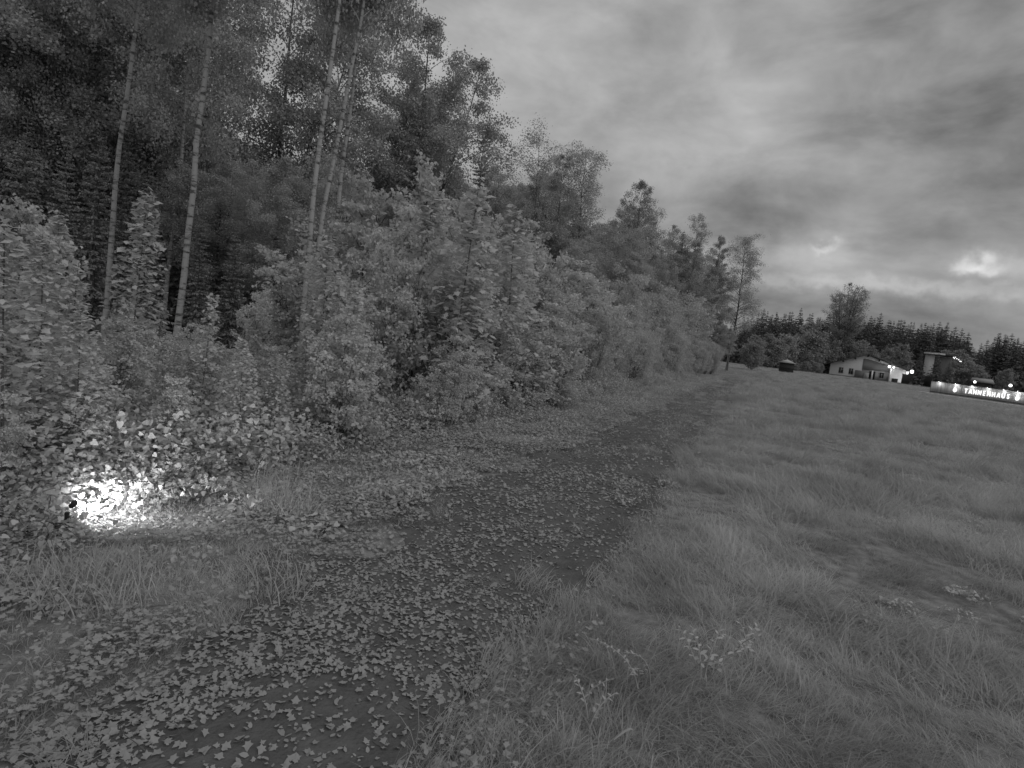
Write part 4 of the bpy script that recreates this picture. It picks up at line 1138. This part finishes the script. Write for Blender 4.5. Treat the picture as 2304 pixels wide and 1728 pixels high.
A = Acc(); A.box(0, LT, -.05, -.016, .30, .38); o = obj('bottom_rail', A.mesh('bottom_rail', mdk), fence); o.rotation_euler = (0, -math.atan(slopez), 0)
def fence_u(px):   # position along the fence under a pixel column
    best = None
    for i in range(400):
        u = FL * 1.1 * i / 399
        p = Vector((FA.x, FA.y, FA.z)) + dv.normalized() * u + Vector((0, 0, 1.2))
        e = abs(project(p)[0] - px)
        if best is None or e < best[0]: best = (e, u)
    return best[1]
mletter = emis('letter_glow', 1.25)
def letter(ch, u, zb, hgt):
    cu = bpy.data.curves.new('letter', 'FONT'); cu.body = ch; cu.size = 1.0; cu.extrude = .035; cu.offset = .018; cu.align_x = 'CENTER'
    to = bpy.data.objects.new('tmp', cu); COL.objects.link(to)
    dg = bpy.context.evaluated_depsgraph_get(); me = bpy.data.meshes.new_from_object(to.evaluated_get(dg))
    bpy.data.objects.remove(to)
    co = np.zeros(len(me.vertices) * 3); me.vertices.foreach_get('co', co); co = co.reshape(-1, 3)
    h0 = co[:, 1].max() - co[:, 1].min(); co *= hgt / h0; co[:, 1] -= co[:, 1].min(); co[:, 0] -= (co[:, 0].max() + co[:, 0].min()) / 2
    co[:, 0] *= .68; V = np.c_[co[:, 0], -co[:, 2] , co[:, 1]]
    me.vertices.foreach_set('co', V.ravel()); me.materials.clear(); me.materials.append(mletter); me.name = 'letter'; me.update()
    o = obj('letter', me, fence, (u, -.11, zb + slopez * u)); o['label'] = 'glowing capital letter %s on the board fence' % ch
word = 'TANNENHAUS'
u0, u1 = fence_u(966.4), fence_u(1008.8)
for i, ch in enumerate(word):
    u = u0 + (u1 - u0) * i / (len(word) - 1)
    letter(ch, u, .80, .74)
# cone-shaped emblems at both ends of the word
def emblem(u, lab):
    A = Acc()
    A.tube([(0, 0, .98), (0, 0, .90), (0, 0, .62), (0, 0, .38), (0, 0, .12), (0, 0, 0)], [.02, .05, .16, .24, .20, .03], 10)
    for a in np.linspace(0, 6.28, 7)[:-1]:
        A.box(-.015, .015, .2, .25, .2, .5, a)
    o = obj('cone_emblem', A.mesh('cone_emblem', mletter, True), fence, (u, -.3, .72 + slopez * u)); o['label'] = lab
emblem(fence_u(956.3), 'glowing fir-cone emblem left of the letters'); emblem(fence_u(1018.8), 'glowing fir-cone emblem right of the letters')
for i, px in enumerate((939.5, 956.0, 972.2, 988.0, 1004.4, 1018.0, 1034.0)):
    u = fence_u(px) if px < 1024 else FL * 1.12
    c, sn = math.cos(fa), math.sin(fa)
    root = empty('fence_lamp', (FA.x + c * u, FA.y + sn * u, FA.z + slopez * u + FH + .1), fa)
    tag(root, '%s lamp from the left on the top of the lit fence' % ordinal(i + 1), 'lamp', 'small lamps along the top of the lit fence')
    A = Acc(); A.tube([(0, .02, 0), (0, -.05, .16), (0, -.28, .18), (0, -.38, .10)], .018, 6, True); obj('arm', A.mesh('arm', mdk, True), root)
    A = Acc(); A.tube([(0, -.38, .12), (0, -.38, .06), (0, -.38, .0)], [.03, .06, .09], 10); obj('hood', A.mesh('hood', mdk, True), root)
    obj('bulb', globe(.04).mesh('bulb', mlit, True), root, (0, -.38, .0))
    l_ = bpy.data.lights.new('fence_lamp_light', 'POINT'); l_.energy = 17; l_.shadow_soft_size = .08
    lo_ = bpy.data.objects.new('fence_lamp_light', l_); COL.objects.link(lo_); lo_.parent = root; lo_.location = (0, -.36, -.14)
# posts with a lamp behind the fence
for px, hh, rr2, lab in ((965.5, 2.75, .19, 'round post lamp behind the fence, above the gap before the first letter'), (1000.8, 2.85, .22, 'round post lamp behind the fence, above the last letters')):
    u = fence_u(px); x = FA.x + math.cos(fa) * u - math.sin(fa) * 2; y = FA.y + math.sin(fa) * u + math.cos(fa) * 2
    lamp_on('post_lamp', (x, y, float(gz(x, y)) + hh), rr2, 0, lab, 'post')
# kerb along the foot of the fence and the strip of verge
A = Acc()
nseg = 40
for k in range(nseg):
    a0, a1 = -1.5 + (LT + 1.5) * k / nseg, -1.5 + (LT + 1.5) * (k + 1) / nseg - .06
    off = 0.0 if a0 > 1.5 else -(1.5 - a0) * .12
    A.box(a0, a1, -1.95 + off * -3, -1.55 + off * -3, -.1, .13, 0, (0, 0, slopez * a0))
kb = obj('kerb', A.mesh('kerb', mat('kerb_stone', .72, .8, .08, 4)), None, (FA.x, FA.y, FA.z), (0, 0, fa)); tag(kb, kind='structure')
A = Acc(); A.box(-1.2, LT, -1.5, -.4, -.05, .06); o = obj('pavement', A.mesh('pavement', mat('pavement_dark', .10, .9, .15, 2)), None, (FA.x, FA.y, FA.z), (0, -math.atan(slopez), fa)); tag(o, kind='structure')

# dark board fence between the house and the lit fence
P0 = Vector(at(901.5, 150)); P1 = Vector(at(931, 138))
dd = P1 - P0; ang = math.atan2(dd.y, dd.x); LL = math.hypot(dd.x, dd.y)
df = empty('dark_fence', P0, ang); tag(df, 'dark board fence linking the gabled house to the lit fence', 'fence')
A = Acc(); x = 0
while x < LL:
    A.box(x, x + .17, -.012, .012, 0, 2.35); x += .18
o = obj('planks', A.mesh('planks', mat('dark_board', .045, .9, .1, 3)), df); o['kind'] = 'stuff'
for k in range(6): box_obj('post', df, mdk, (LL * k / 5 - .06, LL * k / 5 + .06, .02, .14, 0, 2.4))
# low roof seen over the fence
xr, yr, zr = at(981, 160)
sr = empty('garden_hut', (xr, yr, zr), R(-36)); tag(sr, 'small hut with a pale roof seen over the letters of the fence', 'hut')
box_obj('wall', sr, msh, (-2, 2, 0, 3, 0, 2.4))
A = Acc(); A.add([(-2.6, -.6, 2.45), (2.6, -.6, 2.45), (2.2, 1.6, 3.5), (-2.2, 1.6, 3.5), (-2.6, 3.6, 2.45), (2.6, 3.6, 2.45)], f3=[[0, 3, 4], [1, 5, 2]], f4=[[0, 1, 2, 3], [3, 2, 5, 4], [0, 4, 5, 1]])
obj('roof', A.mesh('roof', mat('hut_roof', .30, .8)), sr)
# pale lane in front of the gabled house
A = Acc(); V = []
for i in range(30):
    x = -34 + i * 3.2; 
    for yy in (-6.6, -5.2): 
        X_, Y_ = hx + x, HD + yy - .12 * x; V.append((X_, Y_, float(gz(X_, Y_)) + .10))
A.add(V, f4=[[2 * i, 2 * i + 2, 2 * i + 3, 2 * i + 1] for i in range(29)][:29])
o = obj('road', A.mesh('road', mat('gravel_lane', .42, .9, .15, 1.0)), None); tag(o, kind='structure')
